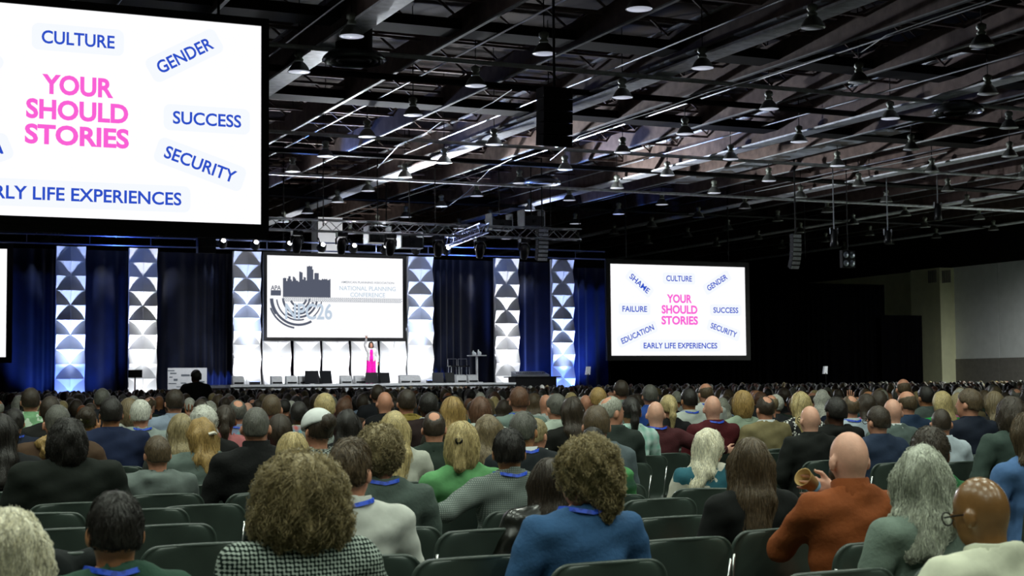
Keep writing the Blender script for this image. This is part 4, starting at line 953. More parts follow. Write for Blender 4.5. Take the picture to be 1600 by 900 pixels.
def person(x, yt, z, hair, hc, skin, g, gm, label, yaw=None, pitch=0, roll=0, body=0, bulk=1.0, depth=1.0, fem=None, pose=('lap', 'lap'), lany=False, tr='#1b1f26', glasses=False, extra=None, grp='audience in the near rows', wide=1.0, seat=True, coll=None):
    if fem is None: fem = hair in ('bob', 'wavybob', 'long', 'longer', 'longwavy', 'pony', 'halfpony', 'updo', 'bun', 'curlybig')
    az = 24.3 + math.degrees(math.atan((x - 800) / FPX))
    yaw = (-10 + (x * 13 % 17) - 8) if yaw is None else yaw - 0 + az - 2 * az + 0 - body
    z0 = z
    for mlt in (1, 1.02, .98, 1.04, .96, 1.06, 1.08, 1.1, .94, 1.13):
        P = atD(x, yt, z0 * mlt); z = z0 * mlt
        if not any(abs(P[1] - b) < .52 and abs(P[0] - a) < .40 for a, b in PEOPLE): break
    s = P[2] / HTOP[hair]; zz = 0
    if s > 1.1: s = 1.1
    if s < .90: s = .90
    zz = P[2] - s * HTOP[hair]
    seed = int(x * 7 + yt) % 97; lod = 0 if z < 9 else 1
    o = empty('person', (P[0], P[1], zz * .999), R_(body)); o.scale = (s, s, s); tag(o, label, 'person', grp)
    geo = person_geo(R_(yaw), R_(pitch), R_(roll), bulk, depth, fem, pose, hair, g, lod, seed, wide=wide)
    place_parts(o, geo, hc, skin, gm, tr, lod, hair, seed, z < 15.5, lany, 1.0 if z < 9.2 else .1)
    link('collar', collar_for({'sweater': 'crew', 'tee': 'crew', 'vest': 'crew', 'hoodie': 'crew'}.get(g, 'shirt') if extra != 'turtle' and not coll else 'turtle', fem, COLLAR_WHITE if extra == 'collar' else gm), o)
    Rm = hrot(R_(yaw), R_(pitch), R_(roll)); HM = Matrix.Translation(PIV) @ Matrix([list(map(float, r)) for r in Rm]).to_4x4()
    if glasses:
        gl = MB().tube([(-.08, -.01, .1), (-.074, .09, .106)], .003, 5).tube([(.08, -.01, .1), (.074, .09, .106)], .003, 5)
        for sx in (-1, 1): gl.tube([(sx * .036 + .028 * math.cos(a), .108, .102 + .022 * math.sin(a)) for a in np.linspace(0, 6.283, 13)], .003, 5)
        gl.tube([(-.01, .11, .106), (.01, .11, .106)], .003, 5); gl.build('spectacles', LENS, o).matrix_local = HM
    if extra == 'clip': MB().tube([(-.03, -.115, .12), (0, -.135, .13), (.03, -.115, .12)], .012, 6).build('hair_clip', mat('pearl_clip', '#e4dccb', .3, 0, .1), o).matrix_local = HM
    if extra == 'cap':
        V, F_ = surface_nets(lambda P: np.maximum(ell(P, (0, -.0, .125), (.102, .122, .115)), .12 - P[:, 2] - .35 * P[:, 1]), (-.13, -.16, .04), (.13, .16, .27), .011)
        link('knit_cap', fast_mesh('knit_cap', V, F_, fabric('#d8dcda')), o).matrix_local = HM
    if extra == 'beard':
        V, F_ = surface_nets(lambda P: np.maximum(ell(P, (0, .036, .038), (.064, .07, .062)), P[:, 2] - .062) + .002 * lumps(P, 90), (-.1, -.06, -.05), (.1, .13, .09), .009)
        link('beard', fast_mesh('beard', V, F_, hairmat(HC['dkbrown'])), o).matrix_local = HM
    if extra == 'fur':
        V, F_ = surface_nets(lambda P: smin(ell(P, (0, -.105, 1.04), (.15, .06, .06)), ell(P, (0, -.12, .98), (.12, .06, .06)), .04) + .012 * lumps(P, 70) + .006 * lumps(P, 140), (-.22, -.24, .88), (.22, .02, 1.14), .012)
        link('fur_hood', fast_mesh('fur_hood', V, F_, hairmat(HC['honey'])), o)
    if extra == 'tie': MB().lathe([(.012, -.012), (.022, -.008), (.022, .008), (.012, .012)], 10, rot=rotx(1.2)).build('hair_tie', LENS, o, smooth=True).matrix_local = HM @ Matrix.Translation((0, -.128, .125))
    if seat: CHAIRS.append((P[0] - .0 * s, P[1], body, 'black chair under ' + label, z))
    PEOPLE.append((P[0], P[1])); return o
CHAIRS = []; PEOPLE = []; COLLAR_WHITE = fabric('#d7dcdc')
fb = fabric
knit = dict(bump=.5, bscale=60.0)
person(14, 786, 3.8, 'longwavy', 'platinum', 'light', 'sweater', fb('#8a8f86'), 'person with pale blonde hair cut by the lower left corner')
person(180, 765, 4.45, 'short', 'black', 'tan', 'sweater', fb('#2c4a3c', **knit), 'man with black hair in a dark green sweater, lower left', lany=True, tr='#15181c', bulk=1.08, yaw=10)
person(468, 702, 4.75, 'curlybig', 'curly', 'light', 'suit', mat('houndstooth', '#10211b', .85, 0, .1, 9, .2, 60, spec=.2, pattern='hound', col2='#a9b4ab', pscale=24.0), 'person with a large cloud of curly brown hair and houndstooth jacket', bulk=1.1)
person(547, 684, 6.0, 'crop', 'brown', 'light', 'shirt', fb('#c6c9c1', bump=.5, bscale=12.0), 'brown haired man in a white shirt with blue lanyard', lany=True, bulk=1.08, body=-8, yaw=-22)
person(594, 662, 7.1, 'curlyshort', 'ash', 'light', 'sweater', fb('#4d5a54', **knit), 'person with short ash curls in a dark grey green sweater', lany=True, bulk=1.08, body=-6, yaw=-10)
person(907, 677, 5.75, 'updo', 'curly', 'light', 'sweater', fb('#355a83', **knit), 'person with curly pinned up hair in a blue sweater', lany=True, bulk=1.12, yaw=25)
person(858, 712, 6.9, 'long', 'dkbrown', 'light', 'coat', mat('leather', '#12140f', .28, 0, .15, 12, .5, 14, spec=.6), 'person in black leather jacket mostly hidden behind the blue sweater', pose=('wide', 'lap'), bulk=1.0, yaw=0)
person(795, 668, 8.0, 'short', 'black', 'tan', 'shirt', fb('#8d958f', bump=.5, bscale=12.0, pattern='grid', col2='#4d5854', pscale=30.0), 'man in a grey checked shirt with one arm over the next chair', lany=True, pose=('stretch', 'lap'), bulk=1.1, yaw=2)
person(722, 656, 8.3, 'halfpony', 'blonde', 'light', 'tee', fb('#5f9a63'), 'person with tied back blonde hair in a light green top', extra='tie', bulk=1.06, yaw=-8)
person(818, 641, 9.6, 'short', 'dkgrey', 'tan', 'suit', fb('#1e2428'), 'man with dark grey hair in a charcoal jacket and blue lanyard', lany=True, extra='collar', bulk=1.1, yaw=-18)
person(678, 642, 10.8, 'spot', 'dkbrown', 'light', 'suit', fb('#28342d'), 'man with a thinning crown in a dark green jacket', bulk=1.08, yaw=2)
person(616, 639, 10.2, 'longer', 'blonde', 'light', 'sweater', fb('#b7b9ad'), 'person with very long straight blonde hair beside the ash curls')
person(762, 645, 10.2, 'longwavy', 'ltbrown', 'light', 'sweater', fb('#c9cbc2'), 'person with wavy brown hair in a white top behind the green top')
person(706, 617, 13.2, 'longer', 'honey', 'light', 'sweater', fb('#2c2a22'), 'person with long golden hair hanging down a dark back')
person(750, 618, 13.6, 'bob', 'auburn', 'light', 'suit', fb('#b9c1ba'), 'person with auburn hair in a pale jacket', bulk=1.1)
person(669, 612, 14.2, 'short', 'black', 'dark', 'suit', fb('#2a1d1c'), 'man with black hair in a dark brown suit', extra='collar', bulk=1.15)
person(635, 607, 15.0, 'short', 'dkbrown', 'light', 'sweater', fb('#8d7a3a'), 'person with dark hair in a mustard sweater', bulk=1.05)
person(811, 603, 14.6, 'short', 'auburn', 'light', 'shirt', fb('#6f8079'), 'man with reddish hair in a grey green shirt and lanyard', lany=True, bulk=1.15)
person(869, 614, 14.2, 'short', 'dkgrey', 'light', 'shirt', fb('#a9b5a8'), 'man in a pale sage jacket facing partly sideways', yaw=30)
person(893, 618, 13.2, 'long', 'dkbrown', 'light', 'sweater', fb('#141512'), 'person with long dark brown hair and black top near the stage monitors', bulk=1.05)
person(926, 666, 8.9, 'buzz', 'black', 'dark', 'puffer', fb('#4f9157', pattern='hstripe', col2='#2d4d3c', pscale=2.2), 'man with black hair in a green striped jacket', bulk=1.0, yaw=10)
person(931, 632, 9.8, 'short', 'brown', 'light', 'hoodie', fb('#59656a'), 'brown haired man with an arm reaching along the chairs', pose=('wide', 'lap'), lany=True, yaw=8)
person(955, 618, 12.2, 'spot', 'grey', 'light', 'suit', fb('#2a332f'), 'grey haired balding man in dark jacket turned sideways', yaw=-55)
person(985, 620, 13.4, 'pony', 'black', 'tan', 'shirt', fb('#8fc4b4', pattern='plaid', col2='#d6ece6', pscale=4.0), 'person with black hair in a mint plaid jacket')
person(1024, 627, 13.8, 'none', 'black', 'pale', 'sweater', fb('#4a2327', **knit), 'bald man in a maroon sweater with arm over next chair', lany=True, pose=('wide', 'stretch'), bulk=1.25, yaw=8)
person(1044, 616, 15.6, 'pony', 'blonde', 'light', 'sweater', fb('#17181a'), 'person with a low blonde ponytail in black')
person(1015, 600, 18.0, 'short', 'dkgrey', 'light', 'shirt', fb('#2d4f9c'), 'grey haired man in a bright blue shirt')
person(1076, 606, 17.0, 'short', 'black', 'tan', 'shirt', fb('#b6beb7'), 'man with black hair in white shirt and lanyard', lany=True)
person(1102, 599, 18.6, 'ring', 'brown', 'light', 'shirt', fb('#bfc4be'), 'balding man in white shirt and lanyard', lany=True)
person(1113, 618, 14.4, 'none', 'black', 'pale', 'sweater', fb('#4b151b', **knit), 'bald man in a dark red sweater', lany=True, bulk=1.15, yaw=10)
person(1160, 608, 15.0, 'bob', 'honey', 'light', 'tee', fb('#8fa08d'), 'person with shoulder length golden brown hair in pale green top')
person(1195, 618, 14.2, 'spot', 'dkbrown', 'light', 'suit', fb('#7d7352'), 'man in a tan jacket with dark hair', extra='collar', bulk=1.08, yaw=28)
person(1250, 610, 14.8, 'long', 'blonde', 'light', 'sweater', mat('fabric', '#e0e0da', .85, 0, .1, 9, .1, 60, pattern='dots', col2='#15161a', pscale=38.0), 'person with blonde hair in a black and white speckled top')
person(1265, 634, 12.4, 'none', 'black', 'pale', 'suit', fb('#171a18'), 'bald man in a black jacket seated by the aisle', glasses=True, bulk=1.12, yaw=26)
person(1305, 619, 13.4, 'afro_short', 'black', 'dark', 'hoodie', fb('#101210'), 'person with black hair in a black hoodie', bulk=1.1)
person(1328, 617, 15.0, 'spot', 'brown', 'light', 'shirt', fb('#b4c2cc'), 'balding man in a pale blue shirt and lanyard', lany=True, bulk=1.05)
person(1108, 666, 9.4, 'longwavy', 'platinum', 'light', 'sweater', fb('#c9c6b8', pattern='floral', col2='#2f6270', pscale=6.0), 'person with platinum hair in a white and teal patterned knit', body=-30, yaw=-45)
person(1172, 680, 6.9, 'longer', 'brown', 'light', 'sweater', fb('#0f1211'), 'person with very long straight brown hair in a black top', bulk=1.02, yaw=2)
person(1325, 674, 6.35, 'none', 'black', 'pale', 'shirt', fb('#84451f', bump=.5, bscale=50.0), 'bald bearded man in a rust orange jacket', coll='turtle', extra='beard', pose=('cup', 'lap'), bulk=1.15, body=0, yaw=30)
person(1371, 633, 12.0, 'short', 'dkbrown', 'light', 'suit', fb('#27344a'), 'man with dark hair and spectacles in a navy suit', glasses=True, bulk=1.15, yaw=42)
person(1394, 623, 13.4, 'none', 'black', 'pale', 'suit', fb('#5c6a66'), 'bald man in a grey suit with white collar', extra='collar', bulk=1.1, yaw=14)
person(1416, 611, 14.6, 'ring', 'brown', 'light', 'suit', fb('#22344c'), 'balding man in a blue jacket behind the grey suit', bulk=1.1, yaw=42)
person(1440, 691, 5.6, 'longwavy', 'silver', 'light', 'sweater', fb('#6f7f74', **knit), 'person with shoulder length silver hair in a grey green cardigan', bulk=.98, yaw=-4)
person(1453, 664, 7.3, 'afro_short', 'dkbrown', 'brown', 'tee', fb('#2d6a3f'), 'man with a short dark afro in a green shirt', lany=True, yaw=-8)
person(1541, 744, 4.6, 'none', 'black', 'bronze', 'suit', fb('#cfd2bb', bump=.4, bscale=16.0), 'bald man with black spectacles in a cream jacket', pitch=-14, glasses=True, bulk=1.15, extra='beardgrey', yaw=56)
person(1470, 638, 11.8, 'buzz', 'dkbrown', 'light', 'shirt', fb('#c2cfd8', bump=.5, bscale=12.0), 'man with cropped hair in a white shirt', bulk=1.2, yaw=6)
person(1606, 640, 8.4, 'long', 'brown', 'light', 'tee', fb('#4a6a96'), 'person in a blue top cut by the right picture edge', yaw=30)
person(1513, 606, 13.2, 'short', 'brown', 'light', 'suit', fb('#1a2130'), 'man in a dark navy suit looking sideways', bulk=1.2, yaw=65)
person(1578, 617, 11.4, 'wavybob', 'dkbrown', 'light', 'sweater', fb('#3d4c46'), 'person with dark wavy hair in a grey green sweater', bulk=1.2)
person(1552, 609, 15.2, 'long', 'ltbrown', 'light', 'sweater', fb('#1c1a17'), 'person with long light brown hair near the right edge')
person(1471, 609, 16.0, 'long', 'blonde', 'light', 'sweater', fb('#1f8a3f'), 'person with blonde hair in a bright green top')
person(1497, 612, 16.4, 'bob', 'ash', 'light', 'sweater', fb('#a05a7a'), 'person with ash bob in a pink top')
person(1446, 602, 17.8, 'short', 'black', 'tan', 'suit', fb('#48524f'), 'man with black hair in a grey jacket')
person(1411, 592, 19.0, 'ring', 'brown', 'light', 'shirt', fb('#2c3330'), 'tall balding man rising above the rows')
person(174, 620, 12.4, 'short', 'black', 'tan', 'suit', fb('#1c2744', bump=.5, bscale=14.0), 'broad man with black hair in a navy jacket', bulk=1.3, yaw=2)
person(220, 623, 13.4, 'short', 'white', 'light', 'sweater', fb('#8c9793'), 'white haired man in a grey sweater with lanyard', lany=True, bulk=1.1, yaw=-6)
person(106, 651, 8.7, 'wavybob', 'black', 'tan', 'coat', fb('#141a15'), 'person with black wavy hair in a wide black coat', bulk=1.45, yaw=-4)
person(90, 631, 10.2, 'buzz', 'dkgrey', 'light', 'coat', fb('#4a3728'), 'person in a brown coat with a fur trimmed hood', extra='fur', bulk=1.2)
person(246, 679, 9.3, 'short', 'brown', 'light', 'hoodie', fb('#66706c'), 'brown haired man in a grey hoodie', bulk=1.05, yaw=12)
person(283, 643, 11.0, 'longer', 'ash', 'light', 'sweater', fb('#3d403c'), 'person with long straight ash hair behind the grey hoodie', yaw=12)
person(314, 650, 10.1, 'longwavy', 'honey', 'light', 'puffer', fb('#58655f'), 'person with copper blonde hair and white clip in grey puffer', extra='clip', bulk=1.1, yaw=40)
person(400, 635, 9.4, 'buzz', 'dkgrey', 'light', 'sweater', fb('#0c0e0e', **knit), 'man with cropped hair in a black high neck sweater', extra='turtle', bulk=1.15, yaw=-3)
person(2, 643, 10.0, 'long', 'black', 'tan', 'sweater', fb('#15181a'), 'person with long black hair at the left picture edge')
person(22, 637, 13.2, 'short', 'black', 'tan', 'suit', fb('#1a2233'), 'person in a dark jacket beside the left picture edge', lany=True)
person(48, 605, 15.4, 'short', 'dkbrown', 'light', 'shirt', fb('#7fae82', pattern='floral', col2='#cfe3cc', pscale=16.0), 'person in a green floral shirt', bulk=1.2)
person(79, 618, 13.6, 'short', 'dkbrown', 'tan', 'suit', fb('#20201e'), 'person with dark hair before the fur hooded coat')
person(135, 634, 12.8, 'bun', 'dkbrown', 'tan', 'sweater', fb('#9aa23c'), 'person with pinned dark hair in a lime top', extra='clip', pose=('lap', 'face'))
person(273, 607, 15.2, 'short', 'dkbrown', 'light', 'shirt', fb('#8f9db0'), 'man in a light blue shirt before the white column', bulk=1.15)
person(318, 631, 11.8, 'curlyshort', 'white', 'light', 'suit', fb('#131514'), 'person with white curls in a black coat', bulk=1.15)
person(202, 620, 14.4, 'bob', 'ltbrown', 'light', 'sweater', fb('#c4c6bc'), 'person with light brown bob and cream top between two men')
person(352, 632, 12.2, 'pony', 'dkbrown', 'brown', 'sweater', fb('#b06a6c'), 'person with a dark ponytail and raised hand in pink top', pose=('up', 'lap'))
person(371, 624, 14.2, 'spot', 'dkgrey', 'light', 'shirt', fb('#7d86a0'), 'man with a bald crown in a lilac shirt and lanyard', lany=True)
person(424, 615, 13.4, 'buzz', 'brown', 'light', 'shirt', fb('#b65a52', pattern='plaid', col2='#6fa6b5', pscale=5.0), 'man in a red and blue plaid shirt', bulk=1.25)
person(437, 645, 11.4, 'bob', 'dkbrown', 'light', 'sweater', fb('#a3164f'), 'person in a magenta top behind the black sweater', bulk=1.15)
person(467, 626, 14.2, 'buzz', 'black', 'dark', 'shirt', fb('#3f6a9a', pattern='plaid', col2='#d6cf8a', pscale=6.0), 'man in a blue and yellow plaid shirt')
person(457, 673, 8.6, 'bob', 'blonde', 'light', 'sweater', fb('#3a3f3c'), 'person with a pale blonde bob behind the curly head')
person(497, 638, 9.6, 'bun', 'dkbrown', 'light', 'sweater', fb('#9aa09a', pattern='check', col2='#3c423e', pscale=70.0), 'person with dark twisted hair and white knit cap', extra='cap', yaw=30)
person(507, 613, 13.6, 'short', 'blonde', 'light', 'sweater', fb('#8e9690'), 'person with short blonde hair')
person(542, 637, 11.4, 'longwavy', 'black', 'tan', 'sweater', fb('#101214'), 'person with long wavy black hair')
person(601, 612, 16.6, 'none', 'black', 'light', 'vest', fb('#101114'), 'bald man in a black vest over pale sleeves')
person(590, 600, 20.0, 'short', 'dkbrown', 'light', 'suit', fb('#1b1d22'), 'man with dark hair in front of the speaker', grp='audience in the near rows')
person(837, 652, 10.6, 'short', 'ash', 'light', 'shirt', fb('#b9bdb4'), 'man with ash hair half hidden behind the charcoal jacket', yaw=-28)
person(934, 604, 16.4, 'short', 'honey', 'light', 'shirt', fb('#b87c86', pattern='stripe', col2='#d9cfd0', pscale=14.0), 'man with golden hair in a pink striped shirt')
person(970, 593, 18.6, 'short', 'dkbrown', 'light', 'shirt', fb('#75837a'), 'man in a sage shirt')
person(1353, 613, 15.8, 'long', 'dkbrown', 'tan', 'sweater', fb('#b06484'), 'person with dark hair and pink sleeve')
person(1372, 608, 16.8, 'bob', 'dkbrown', 'light', 'sweater', fb('#3a2a2c'), 'person with dark bob and raised hand', pose=('up', 'lap'))
person(160, 606, 17.6, 'short', 'dkgrey', 'light', 'suit', fb('#1d2026'), 'man with dark grey hair behind the navy jacket')
for lb, x, yt, z in (('', 8, 716, 13.6), ('', 10, 752, 10.4), ('', 22, 764, 9.9), ('', 35, 785, 8.75), ('', 122, 783, 8.75), ('', 60, 806, 7.8), ('', 150, 804, 7.8), ('', 95, 832, 6.95), ('', 112, 871, 5.95), ('', 203, 743, 11.2),
        ('', 316, 794, 8.25), ('', 225, 800, 8.0), ('', 258, 827, 7.1), ('', 353, 820, 7.3), ('', 312, 856, 6.25), ('', 402, 855, 6.25), ('', 645, 740, 11.4), ('', 665, 838, 6.7), ('', 760, 832, 6.75), ('', 738, 879, 5.7), ('', 917, 868, 5.85),
        ('', 1025, 762, 9.5), ('', 1030, 786, 8.4), ('', 1098, 785, 8.4), ('', 1050, 814, 7.3), ('', 1067, 850, 6.3), ('', 1210, 842, 6.4), ('', 1330, 845, 6.4), ('', 1080, 691, 14.5), ('', 1265, 706, 13.2), ('', 1378, 714, 12.6), ('', 1548, 724, 12.0), ('', 1562, 708, 13.4), ('', 1310, 896, 5.2), ('', 1437, 890, 5.3), ('', 985, 790, 8.2), ('', 1200, 700, 13.4)):
    P = atD(x, yt, z); CHAIRS.append((P[0], P[1] + .22, 0, None, z))
empt = [c for c in CHAIRS if c[3] is None]; used = [c for c in CHAIRS if c[3] is not None]
kept = []; SEENL = set()
for c in used: kept.append(c)
for c in empt:
    if all((c[0] - k[0]) ** 2 + (c[1] - k[1]) ** 2 > .33 ** 2 for k in kept): kept.append(c)
ne = sorted([c for c in kept if c[3] is None], key=lambda c: c[4])
for c in kept:
    if c[4] > 17.5: continue
    lb = c[3]
    if lb is None:
        q = proj((c[0], c[1] - .2, .83)); side = 'left of the aisle' if q[0] < 640 else ('in the middle rows' if q[0] < 1150 else 'right of the aisle')
        cand = sorted(((p.location.x - c[0]) ** 2 + (p.location.y - c[1]) ** 2, p['label'], p.location.x, p.location.y) for p in COL.objects if p.name.startswith('person'))
        for _, pl, qx, qy in cand[:12]:
            rel = 'behind' if qy - c[1] > .5 else ('ahead of' if c[1] - qy > .5 else ('left of' if c[0] < qx else 'right of'))
            lb = 'empty black chair %s %s' % (rel, pl)
            if lb not in SEENL and len(lb.split()) <= 16: break
        SEENL.add(lb)
    ws = lb.split()
    if len(ws) > 16: lb = ' '.join(ws[:16])
    chair(c[0], c[1], R_(c[2]), lb, 'black stacking chairs')
# a cup in the bearded man's hand and a jacket left over a chair
om = [p for p in COL.objects if p.name.startswith('person') and 'rust orange' in p['label']][0]; s_ = om.scale[0]
q = np.array(om.location) + s_ * np.array([-.045, .215, 1.05])
cup_ = empty('paper_cup', tuple(q)); cup_.rotation_euler = (0, R_(-62), R_(20)); tag(cup_, 'tan paper cup with a blue sleeve held by the bearded man', 'cup')
MB().lathe([(0, -.06), (.028, -.06), (.04, .06), (.042, .062), (.038, .06), (.027, -.055), (0, -.055)], 16).build('cup_wall', mat('tan_paper', '#b08f55', .7, 0, .1), cup_, smooth=True)
MB().lathe([(.0335, -.05), (.0365, -.015), (.035, -.015), (.032, -.05)], 16).build('sleeve', mat('blue_paper', '#7fb0d0', .7, 0, .1), cup_, smooth=True)
P = atD(88, 868, 5.9)
V, F_ = surface_nets(lambda P: smin(cap(P, (-.15, 0, .80), (.13, 0, .80), .05, .055), np.minimum(ell(P, (-.06, -.06, .62), (.17, .035, .22)), ell(P, (-.04, .07, .68), (.15, .03, .15))), .05) + .008 * np.sin(P[:, 0] * 40 + P[:, 2] * 6) * np.sin(P[:, 2] * 9), (-.3, -.15, .36), (.3, .15, .9), .016)
tag(link('draped_jacket', fast_mesh('draped_jacket', V, F_, fb('#151a1a')), None, (float(P[0]), float(P[1]), 0)), 'dark jacket slung over an empty chair at lower left', 'jacket')
# ------------------------------------------------------------------ rows further towards the stage
VAR = []
vs_ = [('short', False), ('short', False), ('spot', False), ('none', False), ('bob', True), ('long', True), ('pony', True), ('curlyshort', False), ('longwavy', True), ('buzz', False), ('ring', False), ('wavybob', True)]
for i, (hk, fm_) in enumerate(vs_):
    geo = person_geo(R_([-12, 4, -20, -8, 10, -15][i % 6]), 0, 0, [1.05, 1.15, 1.0, 1.2][i % 4], 1.0, fm_, ('lap', 'lap'), hk, ['shirt', 'suit', 'sweater', 'suit'][i % 4], 2, i)
    d = dict(body=fast_mesh('body', *geo['body'], SKIN['light']), garment=fast_mesh('garment', *geo['garment'], fb('#222222')), hk=hk)
    if 'hair' in geo: d['hair'] = fast_mesh('hair', geo['hair'][0], geo['hair'][1], hairmat(HC['brown'])); d['HM'] = Matrix.Translation(PIV) @ Matrix([list(map(float, r)) for r in geo['hair'][3]]).to_4x4()
    VAR.append(d)
GC = [('black', '#121315'), ('navy', '#1a2336'), ('charcoal', '#26292c'), ('dark green', '#223028'), ('grey', '#555c5a'), ('brown', '#3a2c24'), ('white', '#9fa5a2'), ('pale blue', '#74849a'), ('maroon', '#3f1b22'), ('olive', '#4b4a30'), ('teal', '#24474a'), ('tan', '#75684c'), ('black', '#0e0f10'), ('navy', '#161d30')]
HCN = ['black', 'dkbrown', 'brown', 'ltbrown', 'blonde', 'grey', 'dkgrey', 'auburn', 'black', 'dkbrown', 'white']
HNM = dict(black='black', dkbrown='dark brown', brown='brown', ltbrown='light brown', blonde='blonde', grey='grey', dkgrey='dark grey', auburn='auburn', white='white')
HKN = dict(short='short {} hair', spot='{} hair, thin crown', none='bald head', bob='{} bob', long='long {} hair', pony='{} ponytail', curlyshort='short {} curls', longwavy='long wavy {} hair', buzz='cropped {} hair', ring='balding {} hair', wavybob='wavy {} hair')
def zone(px):
    for lim, t in ((85, 'at the left edge'), (150, 'below the first blue column'), (260, 'below the white column'), (345, 'before the drawing board'), (415, 'below the stage column'), (500, 'before the stage monitors'), (570, 'left of the speaker'), (640, 'below the speaker'), (700, 'right of the speaker'), (780, 'before the high table'), (850, 'below the fifth column'), (920, 'below the last blue column'), (1010, 'left of the distant screen'), (1100, 'below the distant screen'), (1190, 'below the far screen end'), (1290, 'before the black drape'), (1400, 'before the drape end'), (1490, 'before the cream pilaster'), (1700, 'before the pale side wall')):
        if px < lim: return t
SEATS = []
r2 = np.random.default_rng(21)
for k in range(0, 44):
    Y = 15.7 + .98 * k; x = .08 * Y - .3 + .1 * (k % 2)
    while x < .96 * Y and x < 55:
        px, py, z = proj((x, Y, 1.25))
        okp = -25 < px < 1625 and not any((x - a) ** 2 + (Y - b) ** 2 < .5 ** 2 for a, b in PEOPLE) and (z > 16.6)
        dens = .80 if z > 21 else .5
        if okp and r2.random() < dens and Y < 54.5: SEATS.append((z, x + r2.normal(0, .04), Y + r2.normal(0, .06)))
        x += .53
        if int((x - 6) / 10.5) != int((x - .53 - 6) / 10.5): x += 1.1
SEATS.sort(); NIND = max(0, 300 - len(PEOPLE))
for (z, x, Y) in SEATS[:NIND]:
    lab = None
    for _ in range(40):
      i = int(r2.integers(0, len(VAR))); d = VAR[i]; hc = HCN[int(r2.integers(0, len(HCN)))]; gn, gc = GC[int(r2.integers(0, len(GC)))]; sk = ['light', 'light', 'pale', 'tan', 'brown', 'dark'][int(r2.integers(0, 6))]
      row = 'nearer row' if z < 19.5 else ('middle row' if z < 22.5 else 'farther row')
      lab = '%s, %s, %s, %s' % (HKN[d['hk']].format(HNM[hc]), gn + ' top', zone(proj((x, Y, 1.25))[0]), row)
      if lab not in SEENL: break
    SEENL.add(lab)
    s = .96 + .09 * r2.random(); o = empty('person', (x, Y, 0), R_(float(r2.normal(-8, 7)))); o.scale = (s, s, s)
    tag(o, lab, 'person', 'audience in the middle rows')
    for nm, m_ in (('body', SKIN[sk]), ('garment', fb(gc)), ('hair', hairmat(HC[hc]))):
        if nm not in d: continue
        p = link(nm, d[nm], o); p.material_slots[0].link = 'OBJECT'; p.material_slots[0].material = m_
        if nm == 'hair': p.matrix_local = d['HM']
    link('trousers', trousers_mesh('#1b1f26'), o)
# the uncountable rest of the audience
def lowhead(n=8, m_=6):
    V = [(0, 0, 1.278)] + [(.077 * math.sin(math.pi * k / m_) * math.cos(2 * math.pi * j / n), .096 * math.sin(math.pi * k / m_) * math.sin(2 * math.pi * j / n), 1.163 + .115 * math.cos(math.pi * k / m_)) for k in range(1, m_) for j in range(n)] + [(0, 0, 1.048)]
    return V, n, m_
def loft(rings, n=8):
    V = []; F_ = []
    for (cx, cy, z, rx, ry) in rings: V += [(cx + rx * math.cos(2 * math.pi * j / n), cy + ry * math.sin(2 * math.pi * j / n), z) for j in range(n)]
    for k in range(len(rings) - 1): F_ += [(k * n + j, k * n + (j + 1) % n, (k + 1) * n + (j + 1) % n, (k + 1) * n + j) for j in range(n)]
    F_.append(tuple((len(rings) - 1) * n + j for j in range(n)))
    return np.array(V), F_
torso = loft([(0, 0, .45, .19, .14), (0, 0, .7, .2, .13), (0, 0, .9, .235, .12), (0, 0, .97, .21, .095), (0, 0, 1.02, .1, .075), (0, 0, 1.06, .058, .058)])
head = loft([(0, .02, 1.04, .05, .055), (0, .02, 1.08, .062, .078), (0, .005, 1.13, .076, .093), (0, 0, 1.18, .078, .097), (0, 0, 1.23, .066, .085), (0, 0, 1.262, .042, .055), (0, 0, 1.278, .012, .015)])
hs = loft([(0, -.03, 1.10, .072, .068), (0, -.022, 1.15, .087, .088), (0, -.014, 1.2, .088, .1), (0, -.01, 1.25, .07, .084), (0, -.01, 1.28, .04, .05), (0, -.01, 1.292, .01, .012)])
hl = loft([(0, -.085, .88, .06, .03), (0, -.075, 1.0, .105, .055), (0, -.045, 1.1, .11, .085), (0, -.02, 1.18, .098, .105), (0, -.01, 1.25, .073, .087), (0, -.01, 1.288, .03, .04), (0, -.01, 1.3, .008, .01)])
cm = MB(); gmats = [fb(c) for _, c in GC]; smats = [SKIN[k] for k in ('light', 'pale', 'tan', 'brown', 'dark')]; hmats = [hairmat(HC[k]) for k in HCN]
for (z, x, Y) in SEATS[NIND:]:
    s = .95 + .11 * r2.random(); a = rotz(R_(float(r2.normal(-8, 12)))) * s; off = np.array([x, Y, 0])
    gi = int(r2.integers(0, len(gmats))); si = len(gmats) + int(r2.integers(0, 5)); hi = len(gmats) + 5 + int(r2.integers(0, len(hmats)))
    cm.add(torso[0] * np.array([.9 + .25 * r2.random(), 1, 1]) @ a.T + off, torso[1], gi); cm.add(head[0] @ a.T + off, head[1], si)
    u = r2.random()
    if u > .12: h = hl if u > .6 else hs; cm.add(h[0] @ a.T + off, h[1], hi)
tag(cm.build('seated_crowd', gmats + smats + hmats, smooth=True), 'dense far audience filling the rows up to the stage', 'crowd', None, 'stuff')
